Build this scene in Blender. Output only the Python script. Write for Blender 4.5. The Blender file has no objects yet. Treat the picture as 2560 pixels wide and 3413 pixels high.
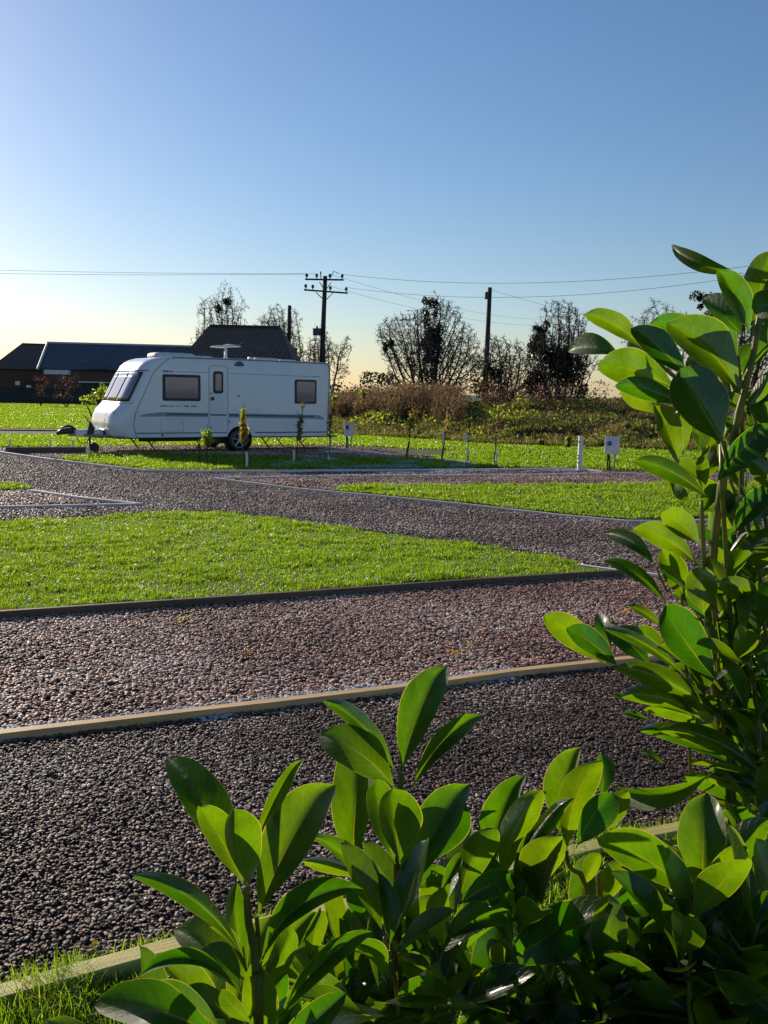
import bpy, math, random
import numpy as np
from mathutils import Vector, Matrix, noise
PI=math.pi
rnd=random.Random(7)
sc=bpy.context.scene
COL=sc.collection
# ---------------------------------------------------------------- camera model
F=3000.0; CH=1.7
PIT=math.atan((1706.5-1308)/F); ROL=math.radians(1.2)
def _rx(a):
    c,s=math.cos(a),math.sin(a); return np.array([[1,0,0],[0,c,-s],[0,s,c]])
def _rz(a):
    c,s=math.cos(a),math.sin(a); return np.array([[c,-s,0],[s,c,0],[0,0,1]])
RM=_rx(PI/2-PIT)@_rz(ROL)
CAMP=np.array([0,0,CH])
def ray(x,y): return RM@np.array([(x-1280)/F,-(y-1706.5)/F,-1.0])
def G(x,y,z=0.0):
    d=ray(x,y); return CAMP+d*((z-CH)/d[2])
def W(x,y,Y):
    d=ray(x,y); return CAMP+d*(Y/d[1])
cam=bpy.data.cameras.new('camera'); camo=bpy.data.objects.new('camera',cam); COL.objects.link(camo)
m=Matrix.Identity(4)
for i in range(3):
    for j in range(3): m[i][j]=RM[i][j]
m[2][3]=CH; camo.matrix_world=m
cam.sensor_fit='HORIZONTAL'; cam.sensor_width=36; cam.lens=F/2560*36
cam.clip_start=0.05; cam.clip_end=3000
sc.camera=camo
# ---------------------------------------------------------------- light
SUN_AZ=math.radians(40); SUN_EL=math.radians(19.5)
S=Vector((-math.sin(SUN_AZ)*math.cos(SUN_EL),math.cos(SUN_AZ)*math.cos(SUN_EL),math.sin(SUN_EL)))
w=bpy.data.worlds.new('World'); sc.world=w; w.use_nodes=True
nt=w.node_tree; bg=nt.nodes['Background']
sky=nt.nodes.new('ShaderNodeTexSky'); sky.sky_type='NISHITA'; sky.sun_disc=False
sky.sun_elevation=SUN_EL; sky.sun_rotation=-SUN_AZ
sky.air_density=1.15; sky.dust_density=0.34; sky.ozone_density=3.5; sky.altitude=20
hs=nt.nodes.new('ShaderNodeHueSaturation'); hs.inputs['Saturation'].default_value=1.10
tn=nt.nodes.new('ShaderNodeMixRGB'); tn.blend_type='MULTIPLY'; tn.inputs[0].default_value=1; tn.inputs[2].default_value=(1.01,.968,1.03,1)
nt.links.new(sky.outputs[0],hs.inputs['Color']); nt.links.new(hs.outputs[0],tn.inputs[1]); nt.links.new(tn.outputs[0],bg.inputs[0]); bg.inputs[1].default_value=0.090
sl=bpy.data.lights.new('sun','SUN'); sl.energy=5.0; sl.angle=math.radians(0.5); sl.color=(1,0.86,0.70)
so=bpy.data.objects.new('sun',sl); COL.objects.link(so); so.rotation_euler=S.to_track_quat('Z','Y').to_euler()
sc.view_settings.view_transform='Standard'; sc.view_settings.look='None'; sc.view_settings.exposure=0.27; sc.view_settings.gamma=1
sc.render.engine='CYCLES'
sc.cycles.max_bounces=8; sc.cycles.transparent_max_bounces=8
# ---------------------------------------------------------------- materials
class NT:
    def __init__(s,name):
        s.m=bpy.data.materials.new(name); s.m.use_nodes=True; s.t=s.m.node_tree; s.t.nodes.clear()
        s.out=s.n('OutputMaterial')
    def n(s,k,**kw):
        x=s.t.nodes.new('ShaderNode'+k)
        for a,b in kw.items():
            if a in x.bl_rna.properties.keys(): setattr(x,a,b)
            else: s.set(x,a,b)
        return x
    def set(s,x,a,b):
        i=x.inputs[a] if isinstance(a,int) or a in x.inputs.keys() else x.inputs[a.replace('_',' ')]
        if hasattr(b,'is_output') : s.t.links.new(b,i)
        elif isinstance(b,tuple) and len(b)==3 and i.type=='RGBA': i.default_value=(*b,1)
        else: i.default_value=b
    def noise(s,scale,detail=4,rough=.55,vec=None,coord='Object'):
        if vec is None: vec=s.n('TexCoord').outputs[coord]
        return s.n('TexNoise',Scale=scale,Detail=detail,Roughness=rough,Vector=vec)
    def ramp(s,fac,stops):
        r=s.n('ValToRGB'); s.t.links.new(fac,r.inputs[0]); e=r.color_ramp.elements
        while len(e)<len(stops): e.new(.5)
        for k,(p,c) in enumerate(stops): e[k].position=p; e[k].color=(*c,1) if len(c)==3 else c
        return r.outputs[0]
    def mix(s,a,b,f,mode='MIX'):
        x=s.n('MixRGB',blend_type=mode); s.set(x,0,f); s.set(x,1,a); s.set(x,2,b); return x.outputs[0]
    def bump(s,h,strength=.5,dist=.01):
        return s.n('Bump',Strength=strength,Distance=dist,Height=h).outputs[0]
    def math(s,op,a,b=0.0):
        x=s.n('Math',operation=op); s.set(x,0,a); s.set(x,1,b); return x.outputs[0]
    def pr(s,**kw): return s.n('BsdfPrincipled',**kw)
    def done(s,sh):
        s.t.links.new(sh.outputs[0] if hasattr(sh,'outputs') else sh,s.out.inputs[0]); return s.m
def simple(name,c,rough=.5,metal=0,nscale=8,var=.25,bump=0,bs=40,spec=.5,coat=0):
    t=NT(name); nz=t.noise(nscale,6)
    lo=tuple(v*(1-var) for v in c); hi=tuple(min(1,v*(1+var)) for v in c)
    col=t.ramp(nz.outputs[0],[(.3,lo),(.7,hi)])
    kw=dict(Base_Color=col,Roughness=rough,Metallic=metal)
    if bump:
        b=t.noise(bs,4); kw['Normal']=t.bump(b.outputs[0],bump,.01)
    p=t.pr(**kw); p.inputs['Specular IOR Level'].default_value=spec; p.inputs['Coat Weight'].default_value=coat
    return t.done(p)
def leafy(name,front,back,trans,tf=.5,rough=.4,var=.35,nscale=3,spec=.4):
    """thin foliage: reflects on both faces and lets light through"""
    t=NT(name); a=t.n('Attribute',attribute_name='tint').outputs['Fac']
    geo=t.n('NewGeometry')
    base=t.mix(front,back,geo.outputs['Backfacing'])
    sc_=t.math('ADD',t.math('MULTIPLY',a,2*var),1-var)
    g=t.n('CombineColor'); 
    for k in range(3): t.t.links.new(sc_,g.inputs[k])
    base=t.mix(base,g.outputs[0],1.0,'MULTIPLY'); tr=t.mix(trans,g.outputs[0],1.0,'MULTIPLY')
    p=t.pr(Base_Color=base,Roughness=rough); p.inputs['Specular IOR Level'].default_value=spec
    x=t.n('BsdfTranslucent',Color=tr)
    mx=t.n('MixShader'); mx.inputs[0].default_value=tf
    t.t.links.new(p.outputs[0],mx.inputs[1]); t.t.links.new(x.outputs[0],mx.inputs[2])
    return t.done(mx)
M={}
M['grass']=leafy('grass_blade',(.075,.15,.012),(.075,.15,.012),(.36,.56,.012),.55,.38,.5)
M['drygrass']=leafy('dry_grass',(.20,.14,.06),(.20,.14,.06),(.42,.27,.11),.4,.6,.5)
M['roughgrass']=leafy('rough_grass',(.11,.12,.03),(.11,.12,.03),(.34,.36,.05),.5,.55,.6)
M['frostgrass']=leafy('frosted_grass',(.42,.50,.55),(.42,.50,.55),(.3,.42,.4),.3,.6,.4)
M['deadstem']=leafy('dead_stem',(.12,.08,.04),(.12,.08,.04),(.24,.15,.07),.4,.6,.6)
M['weed']=leafy('weed_leaf',(.06,.09,.02),(.07,.10,.03),(.28,.36,.04),.5,.5,.6)
M['bramble']=leafy('bramble_leaf',(.035,.05,.018),(.05,.06,.03),(.13,.14,.03),.45,.5,.6)
M['redleaf']=leafy('rusty_leaf',(.11,.06,.035),(.11,.06,.04),(.20,.09,.045),.35,.6,.6)
M['ivy']=leafy('ivy_leaf',(.012,.02,.008),(.016,.024,.01),(.03,.04,.008),.35,.4,.5)
M['autumn']=leafy('autumn_leaf',(.24,.20,.04),(.24,.20,.05),(.50,.40,.04),.5,.5,.4)
M['rust']=leafy('rust_leaf',(.24,.14,.07),(.24,.14,.07),(.46,.26,.10),.5,.5,.4)
M['limeleaf']=leafy('lime_leaf',(.12,.17,.02),(.12,.17,.03),(.50,.62,.03),.5,.45,.35)
M['bark']=simple('bark',(.045,.035,.028),.9,0,6,.4,.5,30)
M['twig']=simple('twig',(.05,.036,.03),.85,0,4,.4)
M['polewood']=simple('pole_wood',(.035,.028,.022),.85,0,5,.4,.4,30)
M['wire']=simple('wire',(.03,.03,.032),.5)
M['ceramic']=simple('insulator',(.10,.05,.03),.25)
M['white']=None
def m_white():
    t=NT('caravan_paint'); n1=t.noise(1.3,5); n2=t.n('TexNoise',Scale=9.0,Detail=8.0,Roughness=.7,Vector=t.n('TexCoord').outputs['Object'])
    c=t.ramp(n1.outputs[0],[(.3,(.66,.70,.74)),(.7,(.76,.79,.82))])
    c=t.mix(c,(.50,.50,.46),t.ramp(n2.outputs[0],[(.55,(0,0,0)),(.8,(.5,.5,.5))]))
    return t.done(t.pr(Base_Color=c,Roughness=.28,Coat_Weight=.4,Normal=t.bump(t.noise(5,2).outputs[0],.06,.02)))
M['white']=m_white()
M['roofwhite']=simple('roof_plastic',(.62,.60,.57),.5,0,14,.18,.1,30)
M['blackrub']=simple('black_rubber',(.012,.014,.02),.45,0,10,.3)
M['darkplastic']=simple('dark_plastic',(.03,.033,.04),.4,0,10,.3)
M['stripe']=simple('stripe_vinyl',(.05,.09,.13),.4,0,10,.15)
M['stripe2']=simple('grey_vinyl',(.25,.30,.36),.4,0,10,.15)
M['seam']=simple('seam_grey',(.20,.24,.29),.6,0,10,.2)
M['alloy']=simple('alloy_wheel',(.42,.43,.45),.35,.7,10,.2)
M['chassis']=simple('galvanised_dark',(.05,.05,.052),.6,.2,10,.4)
M['galv']=simple('galvanised',(.33,.34,.35),.5,.5,20,.2)
M['post']=simple('painted_post',(.62,.64,.66),.55,0,14,.15,.2,40)
M['boxwhite']=simple('box_plastic',(.62,.65,.70),.45,0,10,.1)
M['boxblue']=simple('blue_socket',(.03,.10,.28),.4,0,10,.2)
def m_glass(name,c,r=.12):
    t=NT(name); n1=t.noise(2.2,3)
    col=t.ramp(n1.outputs[0],[(.3,tuple(v*.8 for v in c)),(.7,c)])
    return t.done(t.pr(Base_Color=col,Roughness=r,Coat_Weight=1.0,Coat_Roughness=.04,Normal=t.bump(t.noise(3,2).outputs[0],.05,.02)))
M['blind']=m_glass('blind_behind_glass',(.15,.155,.22))
M['frontpane']=m_glass('front_pane',(.26,.21,.23),.08)
def m_timber(name,c,c2):
    t=NT(name); tc=t.n('TexCoord').outputs['Object']
    mp=t.n('Mapping',Vector=tc); mp.inputs['Scale'].default_value=(1.5,22,22)
    g=t.n('TexNoise',Scale=2.5,Detail=8.0,Roughness=.65,Vector=mp.outputs[0])
    col=t.ramp(g.outputs[0],[(.3,c2),(.65,c)])
    big=t.noise(1.1,3); col=t.mix(col,tuple(v*.55 for v in c),t.ramp(big.outputs[0],[(.45,(0,0,0)),(.75,(.6,.6,.6))]))
    fine=t.noise(160,3); 
    return t.done(t.pr(Base_Color=col,Roughness=.62,Normal=t.bump(t.mix(g.outputs[0],fine.outputs[0],.35),.6,.006)))
M['timber']=m_timber('weathered_timber',(.70,.46,.21),(.42,.25,.10))
M['timbergreen']=m_timber('algae_timber',(.58,.50,.13),(.36,.31,.08))
M['timberpale']=m_timber('frosted_timber',(.82,.72,.66),(.62,.53,.48))
M['timberdark']=m_timber('dark_timber',(.13,.085,.055),(.05,.034,.024))  # same grain in a much darker brown
def m_soil(name,stops,scale,bs):
    t=NT(name); n1=t.noise(scale,6,.6); 
    c=t.ramp(n1.outputs[0],stops)
    v=t.n('TexVoronoi',Scale=bs,Vector=t.n('TexCoord').outputs['Object'])
    c=t.mix(c,t.mix(c,(.55,.45,.42),1.0,'MULTIPLY'),t.ramp(v.outputs['Color'],[(.2,(0,0,0)),(.8,(1,1,1))]))
    return t.done(t.pr(Base_Color=c,Roughness=.9,Normal=t.bump(v.outputs['Distance'],.8,.02)))
M['soil']=m_soil('gravel_bed',[(.3,(.045,.034,.03)),(.7,(.09,.065,.056))],3,60)
M['roadbed']=m_soil('road_bed',[(.3,(.13,.095,.082)),(.7,(.22,.165,.145))],1.2,38)
def m_ground():
    t=NT('meadow_ground'); n1=t.noise(.5,8,.65); n2=t.noise(9,6,.7)
    c=t.ramp(n1.outputs[0],[(.3,(.035,.085,.006)),(.55,(.06,.12,.009)),(.75,(.08,.13,.012))])
    c=t.mix(c,(.03,.05,.01),t.ramp(n2.outputs[0],[(.4,(.8,.8,.8)),(.62,(0,0,0))]))
    return t.done(t.pr(Base_Color=c,Roughness=.9,Normal=t.bump(n2.outputs[0],1.0,.06)))
M['ground']=m_ground()
def m_bank():
    t=NT('bank_ground'); n1=t.noise(.7,8,.65); n2=t.noise(5,7,.7)
    c=t.ramp(n1.outputs[0],[(.3,(.035,.045,.012)),(.5,(.07,.075,.025)),(.62,(.11,.085,.045)),(.8,(.05,.07,.015))])
    c=t.mix(c,(.02,.022,.01),t.ramp(n2.outputs[0],[(.4,(.8,.8,.8)),(.6,(0,0,0))]))
    return t.done(t.pr(Base_Color=c,Roughness=.9,Normal=t.bump(n2.outputs[0],1.0,.15)))
M['bank']=m_bank()
def m_pebble(name,stops,rough=.5):
    t=NT(name); oi=t.n('Attribute',attribute_type='INSTANCER',attribute_name='tn'); c=t.ramp(oi.outputs['Fac'],stops)
    n=t.noise(40,4); c=t.mix(c,t.mix(c,(.5,.5,.5),1.0,'MULTIPLY'),n.outputs[0])
    p=t.pr(Base_Color=c,Roughness=rough,Normal=t.bump(t.noise(90,3).outputs[0],.25,.004)); p.inputs['Specular IOR Level'].default_value=.25
    return t.done(p)
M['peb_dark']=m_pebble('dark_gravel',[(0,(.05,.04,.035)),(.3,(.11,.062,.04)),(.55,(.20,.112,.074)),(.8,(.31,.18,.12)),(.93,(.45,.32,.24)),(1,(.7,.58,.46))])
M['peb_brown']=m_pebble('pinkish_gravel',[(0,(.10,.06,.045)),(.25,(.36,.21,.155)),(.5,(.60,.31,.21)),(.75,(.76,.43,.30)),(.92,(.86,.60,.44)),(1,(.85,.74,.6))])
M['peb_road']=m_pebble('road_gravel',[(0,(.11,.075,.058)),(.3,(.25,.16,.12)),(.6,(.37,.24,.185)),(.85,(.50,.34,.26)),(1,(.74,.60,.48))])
M['peb_frost']=m_pebble('frosted_gravel',[(0,(.25,.25,.27)),(.5,(.5,.5,.53)),(1,(.75,.75,.78))],.6)
def m_roof(name,c,c2,s=(1,1,1)):
    t=NT(name); b=t.n('TexBrick',Vector=t.n('TexCoord').outputs['UV']); b.inputs['Scale'].default_value=1.0
    b.inputs['Color1'].default_value=(*c,1); b.inputs['Color2'].default_value=(*c2,1); b.inputs['Mortar'].default_value=(*[v*.4 for v in c],1)
    b.inputs['Mortar Size'].default_value=.03; b.inputs['Brick Width'].default_value=.35; b.inputs['Row Height'].default_value=.25
    n=t.noise(.6,5); col=t.mix(b.outputs[0],t.mix(b.outputs[0],(.5,.5,.5),1,'MULTIPLY'),n.outputs[0])
    return t.done(t.pr(Base_Color=col,Roughness=.75,Normal=t.bump(b.outputs['Fac'],.5,-.02)))
M['slate']=m_roof('slate_roof',(.10,.11,.155),(.15,.16,.21))
M['tile']=m_roof('brown_tiles',(.21,.135,.09),(.15,.10,.07))
M['brick']=m_roof('brick_wall',(.20,.09,.06),(.15,.07,.05))
M['blacktimber']=simple('dark_boarding',(.03,.032,.035),.8,0,2,.4)
def m_laurel():
    t=NT('laurel_leaf')
    tint=t.n('Attribute',attribute_name='tint').outputs['Fac']
    uv=t.n('UVMap').outputs[0]; sp=t.n('SeparateXYZ',Vector=uv)
    u,v=sp.outputs[0],sp.outputs[1]
    av=t.math('ABSOLUTE',v)
    geo=t.n('NewGeometry'); bf=geo.outputs['Backfacing']
    # side veins: chevrons running out from the midrib
    ph=t.math('ADD',t.math('MULTIPLY',u,62),t.math('MULTIPLY',av,-14.0))
    nz=t.n('TexNoise',Scale=5.0,Detail=3.0,Vector=uv); ph=t.math('ADD',ph,t.math('MULTIPLY',nz.outputs[0],5.0))
    vein=t.math('POWER',t.math('ABSOLUTE',t.math('SINE',t.math('MULTIPLY',ph,.5))),14.0)
    mid=t.math('LESS_THAN',av,t.math('ADD',t.math('MULTIPLY',t.math('SUBTRACT',1.0,u),.05),.006))
    rim=t.math('GREATER_THAN',av,.965)
    spots=t.noise(55,5,.7); mott=t.noise(14,4)
    top=t.mix((.008,.028,.006),(.018,.05,.009),tint); und=t.mix((.025,.07,.008),(.045,.095,.012),tint)
    base=t.mix(top,und,bf)
    base=t.mix(base,t.mix(base,(.55,.6,.5),1,'MULTIPLY'),mott.outputs[0])
    base=t.mix(base,(.10,.16,.03),t.math('MULTIPLY',vein,.25))
    iu=t.math('SUBTRACT',1.0,u); base=t.mix(base,(.26,.22,.03),t.math('MULTIPLY',mid,t.math('MULTIPLY',iu,.8)))
    base=t.mix(base,(.20,.20,.03),t.math('MULTIPLY',rim,.5))
    tr=t.mix((.085,.31,.002),(.32,.50,.003),tint)
    big=t.noise(7,5,.7); tr=t.mix(tr,t.mix(tr,(.45,.52,.5),1,'MULTIPLY'),t.ramp(big.outputs[0],[(.38,(0,0,0)),(.68,(1,1,1))])); tr=t.mix(tr,t.mix(tr,(.6,.65,.6),1,'MULTIPLY'),mott.outputs[0])
    tr=t.mix(tr,t.mix(tr,(1.25,1.12,1.3),1,'MULTIPLY'),t.math('MULTIPLY',vein,.5))
    tr=t.mix(tr,(.50,.40,.02),t.math('MULTIPLY',mid,t.math('MULTIPLY',iu,.9))); tr=t.mix(tr,(.55,.50,.05),t.math('MULTIPLY',rim,.8))
    dk=t.ramp(spots.outputs[0],[(.68,(0,0,0)),(.74,(.55,.55,.55))])
    tr=t.mix(tr,(.08,.12,.01),dk)
    h=t.math('ADD',t.math('MULTIPLY',vein,.10),t.math('MULTIPLY',t.noise(22,4).outputs[0],1.0))
    rough=t.math('ADD',t.math('MULTIPLY',bf,.22),t.math('ADD',.15,t.math('MULTIPLY',mott.outputs[0],.2)))
    p=t.pr(Base_Color=base,Roughness=t.math('ADD',rough,.12),Normal=t.bump(h,.6,.004),Coat_Weight=t.math('SUBTRACT',.85,t.math('MULTIPLY',bf,.75)),Coat_Roughness=.16); p.inputs['Specular IOR Level'].default_value=.6
    x=t.n('BsdfTranslucent',Color=tr,Normal=t.bump(h,.3,.003))
    mx=t.n('MixShader'); mx.inputs[0].default_value=.56
    t.t.links.new(p.outputs[0],mx.inputs[1]); t.t.links.new(x.outputs[0],mx.inputs[2])
    return t.done(mx)
M['laurel']=m_laurel()
M['laurelstem']=leafy('laurel_stem',(.10,.135,.02),(.10,.135,.02),(.42,.38,.03),.35,.4,.4)
M['fallen']=leafy('fallen_leaf',(.42,.17,.045),(.42,.19,.05),(.6,.25,.04),.35,.6,.5)
M['fallenyellow']=leafy('yellow_leaf',(.5,.38,.04),(.5,.38,.05),(.6,.45,.04),.35,.6,.3)
# ---------------------------------------------------------------- mesh helpers
class MB:
    def __init__(s): s.v=[]; s.f=[]; s.uv={}
    def add(s,vs,fs):
        o=len(s.v); s.v+= [tuple(map(float,p)) for p in vs]; s.f+=[tuple(i+o for i in f) for f in fs]; return o
    def box(s,c,d,rz=0,mat=None):
        x,y,z=[q/2 for q in d]; vs=[(a*x,b*y,e*z) for a in(-1,1) for b in(-1,1) for e in(-1,1)]
        R=Matrix.Rotation(rz,3,'Z') if mat is None else mat
        vs=[tuple(R@Vector(p)+Vector(c)) for p in vs]
        s.add(vs,[(0,1,3,2),(4,6,7,5),(0,4,5,1),(2,3,7,6),(0,2,6,4),(1,5,7,3)]); return s
    def tube(s,pts,rad,n=8,cap=True):
        pts=[Vector(p) for p in pts]
        if not hasattr(rad,'__len__'): rad=[rad]*len(pts)
        vs=[];up=Vector((0,0,1)); last=None
        for i,p in enumerate(pts):
            d=(pts[min(i+1,len(pts)-1)]-pts[max(i-1,0)]); 
            if d.length<1e-9: d=Vector((0,0,1))
            d.normalize()
            if last is None:
                a=d.cross(up if abs(d.z)<.95 else Vector((1,0,0))).normalized()
            else:
                a=(last-d*last.dot(d)); a=a.normalized() if a.length>1e-6 else d.orthogonal().normalized()
            last=a; b=d.cross(a)
            for k in range(n):
                t=2*PI*k/n; vs.append(p+(a*math.cos(t)+b*math.sin(t))*rad[i])
        fs=[(i*n+k,i*n+(k+1)%n,(i+1)*n+(k+1)%n,(i+1)*n+k) for i in range(len(pts)-1) for k in range(n)]
        if cap: fs+=[tuple(range(n))[::-1],tuple((len(pts)-1)*n+k for k in range(n))]
        s.add(vs,fs); return s
    def prism(s,poly,fn,h0,h1):
        """poly 2-D; fn(a,b,h)->3-D"""
        n=len(poly); vs=[fn(a,b,h0) for a,b in poly]+[fn(a,b,h1) for a,b in poly]
        s.add(vs,[tuple(range(n))[::-1],tuple(range(n,2*n))]+[(i,(i+1)%n,n+(i+1)%n,n+i) for i in range(n)]); return s
    def build(s,name,mat,parent=None,smooth=False,bevel=0,org=None):
        if org is not None: s.v=[(p[0]-org[0],p[1]-org[1],p[2]-org[2]) for p in s.v]
        me=bpy.data.meshes.new(name); me.from_pydata(s.v,[],s.f); me.validate(); me.update()
        me.materials.append(mat)
        if smooth: me.polygons.foreach_set('use_smooth',[True]*len(me.polygons))
        o=bpy.data.objects.new(name,me); COL.objects.link(o)
        if parent: o.parent=parent
        if bevel:
            b=o.modifiers.new('b','BEVEL'); b.width=bevel; b.segments=2; b.limit_method='ANGLE'
        return o
def npmesh(name,V,Fc,mat,parent=None,tint=None,uv=None,smooth=False,k=4,org=None):
    """V (n,3); Fc (m,k) of equal-sized faces"""
    V=np.asarray(V,dtype=np.float32); Fc=np.asarray(Fc,dtype=np.int32)
    if org is not None: V=V-np.asarray(org,dtype=np.float32)
    k=Fc.shape[1]
    me=bpy.data.meshes.new(name); me.vertices.add(len(V)); me.vertices.foreach_set('co',V.ravel())
    me.loops.add(Fc.size); me.loops.foreach_set('vertex_index',Fc.ravel())
    me.polygons.add(len(Fc)); me.polygons.foreach_set('loop_start',np.arange(0,Fc.size,k,dtype=np.int32))
    me.update(calc_edges=True)
    if smooth: me.polygons.foreach_set('use_smooth',np.ones(len(Fc),dtype=bool))
    if tint is not None:
        a=me.attributes.new('tint','FLOAT','POINT'); a.data.foreach_set('value',np.asarray(tint,dtype=np.float32))
    if uv is not None:
        l=me.uv_layers.new(name='UVMap'); l.data.foreach_set('uv',np.asarray(uv,dtype=np.float32)[Fc.ravel()].ravel())
    me.materials.append(mat)
    o=bpy.data.objects.new(name,me); COL.objects.link(o)
    if parent: o.parent=parent
    return o
def tag(o,label=None,cat=None,group=None,kind=None):
    if label: o['label']=label
    if cat: o['category']=cat
    if group: o['group']=group
    if kind: o['kind']=kind
    return o
def thing(name,label,cat,loc=(0,0,0),rz=0,group=None):
    o=bpy.data.objects.new(name,None); COL.objects.link(o); o.empty_display_size=.1
    o.location=tuple(map(float,loc)); o.rotation_euler=(0,0,rz); return tag(o,label,cat,group)
def inpoly(P,poly):
    x,y=P[:,0],P[:,1]; c=np.zeros(len(P),bool); n=len(poly)
    for i in range(n):
        x1,y1=poly[i]; x2,y2=poly[(i+1)%n]
        if y1==y2: continue
        c^=((y1>y)!=(y2>y))&(x<(x2-x1)*(y-y1)/(y2-y1)+x1)
    return c
rs=np.random.RandomState(11)
def scatter(poly,dens,ymax=None,margin=1.25):
    """random points in a world polygon, dens(Y)=per m2, kept only near the view"""
    poly=np.array(poly)[:,:2]; lo=poly.min(0); hi=poly.max(0)
    lo=np.maximum(lo,[-200,.8]); out=[]
    ys=np.geomspace(max(lo[1],.8),max(hi[1],1),14)
    for a,b in zip(ys[:-1],ys[1:]):
        if b<=a: continue
        lim=b*.427*margin+.3; xa=max(lo[0],-lim); xb=min(hi[0],lim)
        if xb<=xa: continue
        n=int((xb-xa)*(b-a)*dens((a+b)/2)); 
        P=np.column_stack([rs.uniform(xa,xb,n),rs.uniform(a,b,n)])
        out.append(P[inpoly(P,poly)])
    return np.concatenate(out) if out else np.zeros((0,2))
def blades(P,z,h,wd,name,mat,lean=.5,parent=None,hvar=.4):
    """grass blades, five vertices each (quad + tip as two quads sharing the tip)"""
    n=len(P); h=np.asarray(h)*rs.uniform(1-hvar,1+hvar,n); wd=np.asarray(wd)*rs.uniform(.7,1.3,n)
    a=rs.uniform(0,2*PI,n); l=rs.uniform(.1,lean,n)*h; b=a+rs.uniform(-.8,.8,n)+PI/2
    z=np.broadcast_to(z,(n,))
    base=np.column_stack([P,z]); dirn=np.column_stack([np.cos(b),np.sin(b),np.zeros(n)]); wv=np.column_stack([np.cos(a),np.sin(a),np.zeros(n)])*wd[:,None]/2
    mid=base+dirn*(l*.35)[:,None]+np.array([0,0,1])*(h*.55)[:,None]
    tip=base+dirn*l[:,None]+np.array([0,0,1])*(h*(1-.25*l/h))[:,None]
    V=np.stack([base-wv,base+wv,mid+wv*.8,mid-wv*.8,tip+wv*.12,tip-wv*.12],1).reshape(-1,3)
    i=np.arange(n)[:,None]*6
    Fc=np.concatenate([i+np.array([[0,1,2,3]]),i+np.array([[3,2,4,5]])])
    return npmesh(name,V,Fc,mat,parent,tint=np.repeat(rs.uniform(0,1,n),6))
def leafcards(C,size,name,mat,parent=None,org=None,aspect=.6,upbias=0.0,normals=None):
    """many small leaf-shaped quads (diamond) with random attitudes"""
    n=len(C); C=np.asarray(C); size=np.broadcast_to(size,(n,))*rs.uniform(.6,1.3,n)
    A=rs.normal(size=(n,3)); A[:,2]=A[:,2]*(1-upbias); A/=np.linalg.norm(A,axis=1)[:,None]
    B=rs.normal(size=(n,3)); B-=A*(A*B).sum(1)[:,None]; B/=np.linalg.norm(B,axis=1)[:,None]
    s=size[:,None]
    V=np.stack([C-A*s*.5,C+B*s*aspect*.5-A*s*.05,C+A*s*.5,C-B*s*aspect*.5-A*s*.05],1).reshape(-1,3)
    Fc=np.arange(4*n).reshape(-1,4)
    return npmesh(name,V,Fc,mat,parent,tint=np.repeat(rs.uniform(0,1,n),4),org=org)
def blob_pts(n,c,r,shell=.35):
    D=rs.normal(size=(n,3)); D/=np.linalg.norm(D,axis=1)[:,None]
    R=rs.uniform(0,1,n)**shell
    return np.asarray(c)+D*R[:,None]*np.asarray(r)
# ================================================================ ground
def fill(name,poly,z,mat,kind='structure',h=0.0):
    """flat polygon (with a skirt if h>0) from world points"""
    import mathutils
    pts=[Vector((p[0],p[1],0)) for p in poly]
    tri=mathutils.geometry.tessellate_polygon([pts])
    vs=[(p.x,p.y,z) for p in pts]; fs=[tuple(t) for t in tri]
    n=len(pts)
    if h>0:
        vs+=[(p.x,p.y,z-h) for p in pts]; fs+=[(i,(i+1)%n,n+(i+1)%n,n+i) for i in range(n)]
    b=MB(); b.add(vs,fs); o=b.build(name,mat); 
    import bmesh
    bm=bmesh.new(); bm.from_mesh(o.data); bmesh.ops.recalc_face_normals(bm,faces=bm.faces); 
    tot=sum(f.normal.z*f.calc_area() for f in bm.faces)
    if tot<0: bmesh.ops.reverse_faces(bm,faces=bm.faces)
    bm.to_mesh(o.data); bm.free()
    return tag(o,kind=kind)
g=MB(); g.add([(-700,-300,0),(700,-300,0),(700,1500,0),(-700,1500,0)],[(0,1,2,3)])
tag(g.build('ground',M['ground']),kind='structure')
def GP(pts,z=0): return [tuple(G(x,y,z)[:2]) for x,y in pts]
E1=[(-500,3430),(0,3298),(579,3144),(1300,2975),(2129,2780),(2262,2752),(2900,2630)]
E2=[(-500,2493),(0,2436),(640,2364),(1280,2289),(1704,2231),(1975,2203),(2237,2176),(2900,2110)]
E3=[(-500,2068),(0,2036),(500,2004),(1000,1970),(1600,1927),(2013,1903),(2075,1898)]
E4=[(1926,1880),(2075,1899),(2200,1912),(2560,1958),(2900,2005)]
LB=[(-500,1752),(0,1739),(217,1727),(506,1713),(687,1705),(781,1709),(940,1734),(1180,1765),(1434,1796),(1651,1825),(1832,1854),(1926,1879),(2060,1899)]
W1=[(-500,1462),(-200,1483),(0,1504),(181,1530),(347,1549),(488,1565),(651,1567),(935,1566),(1100,1565),(1598,1562),(1892,1559),(1955,1562),(2009,1568)]
PU=[(715,1591),(1100,1584),(1472,1582),(1750,1581),(1931,1577),(2015,1574),(2196,1579),(2560,1583),(2900,1588)]
PL=[(715,1592),(1000,1626),(1200,1644),(1506,1673),(1868,1713),(2085,1733),(2232,1733),(2435,1727),(2900,1712)]
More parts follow.
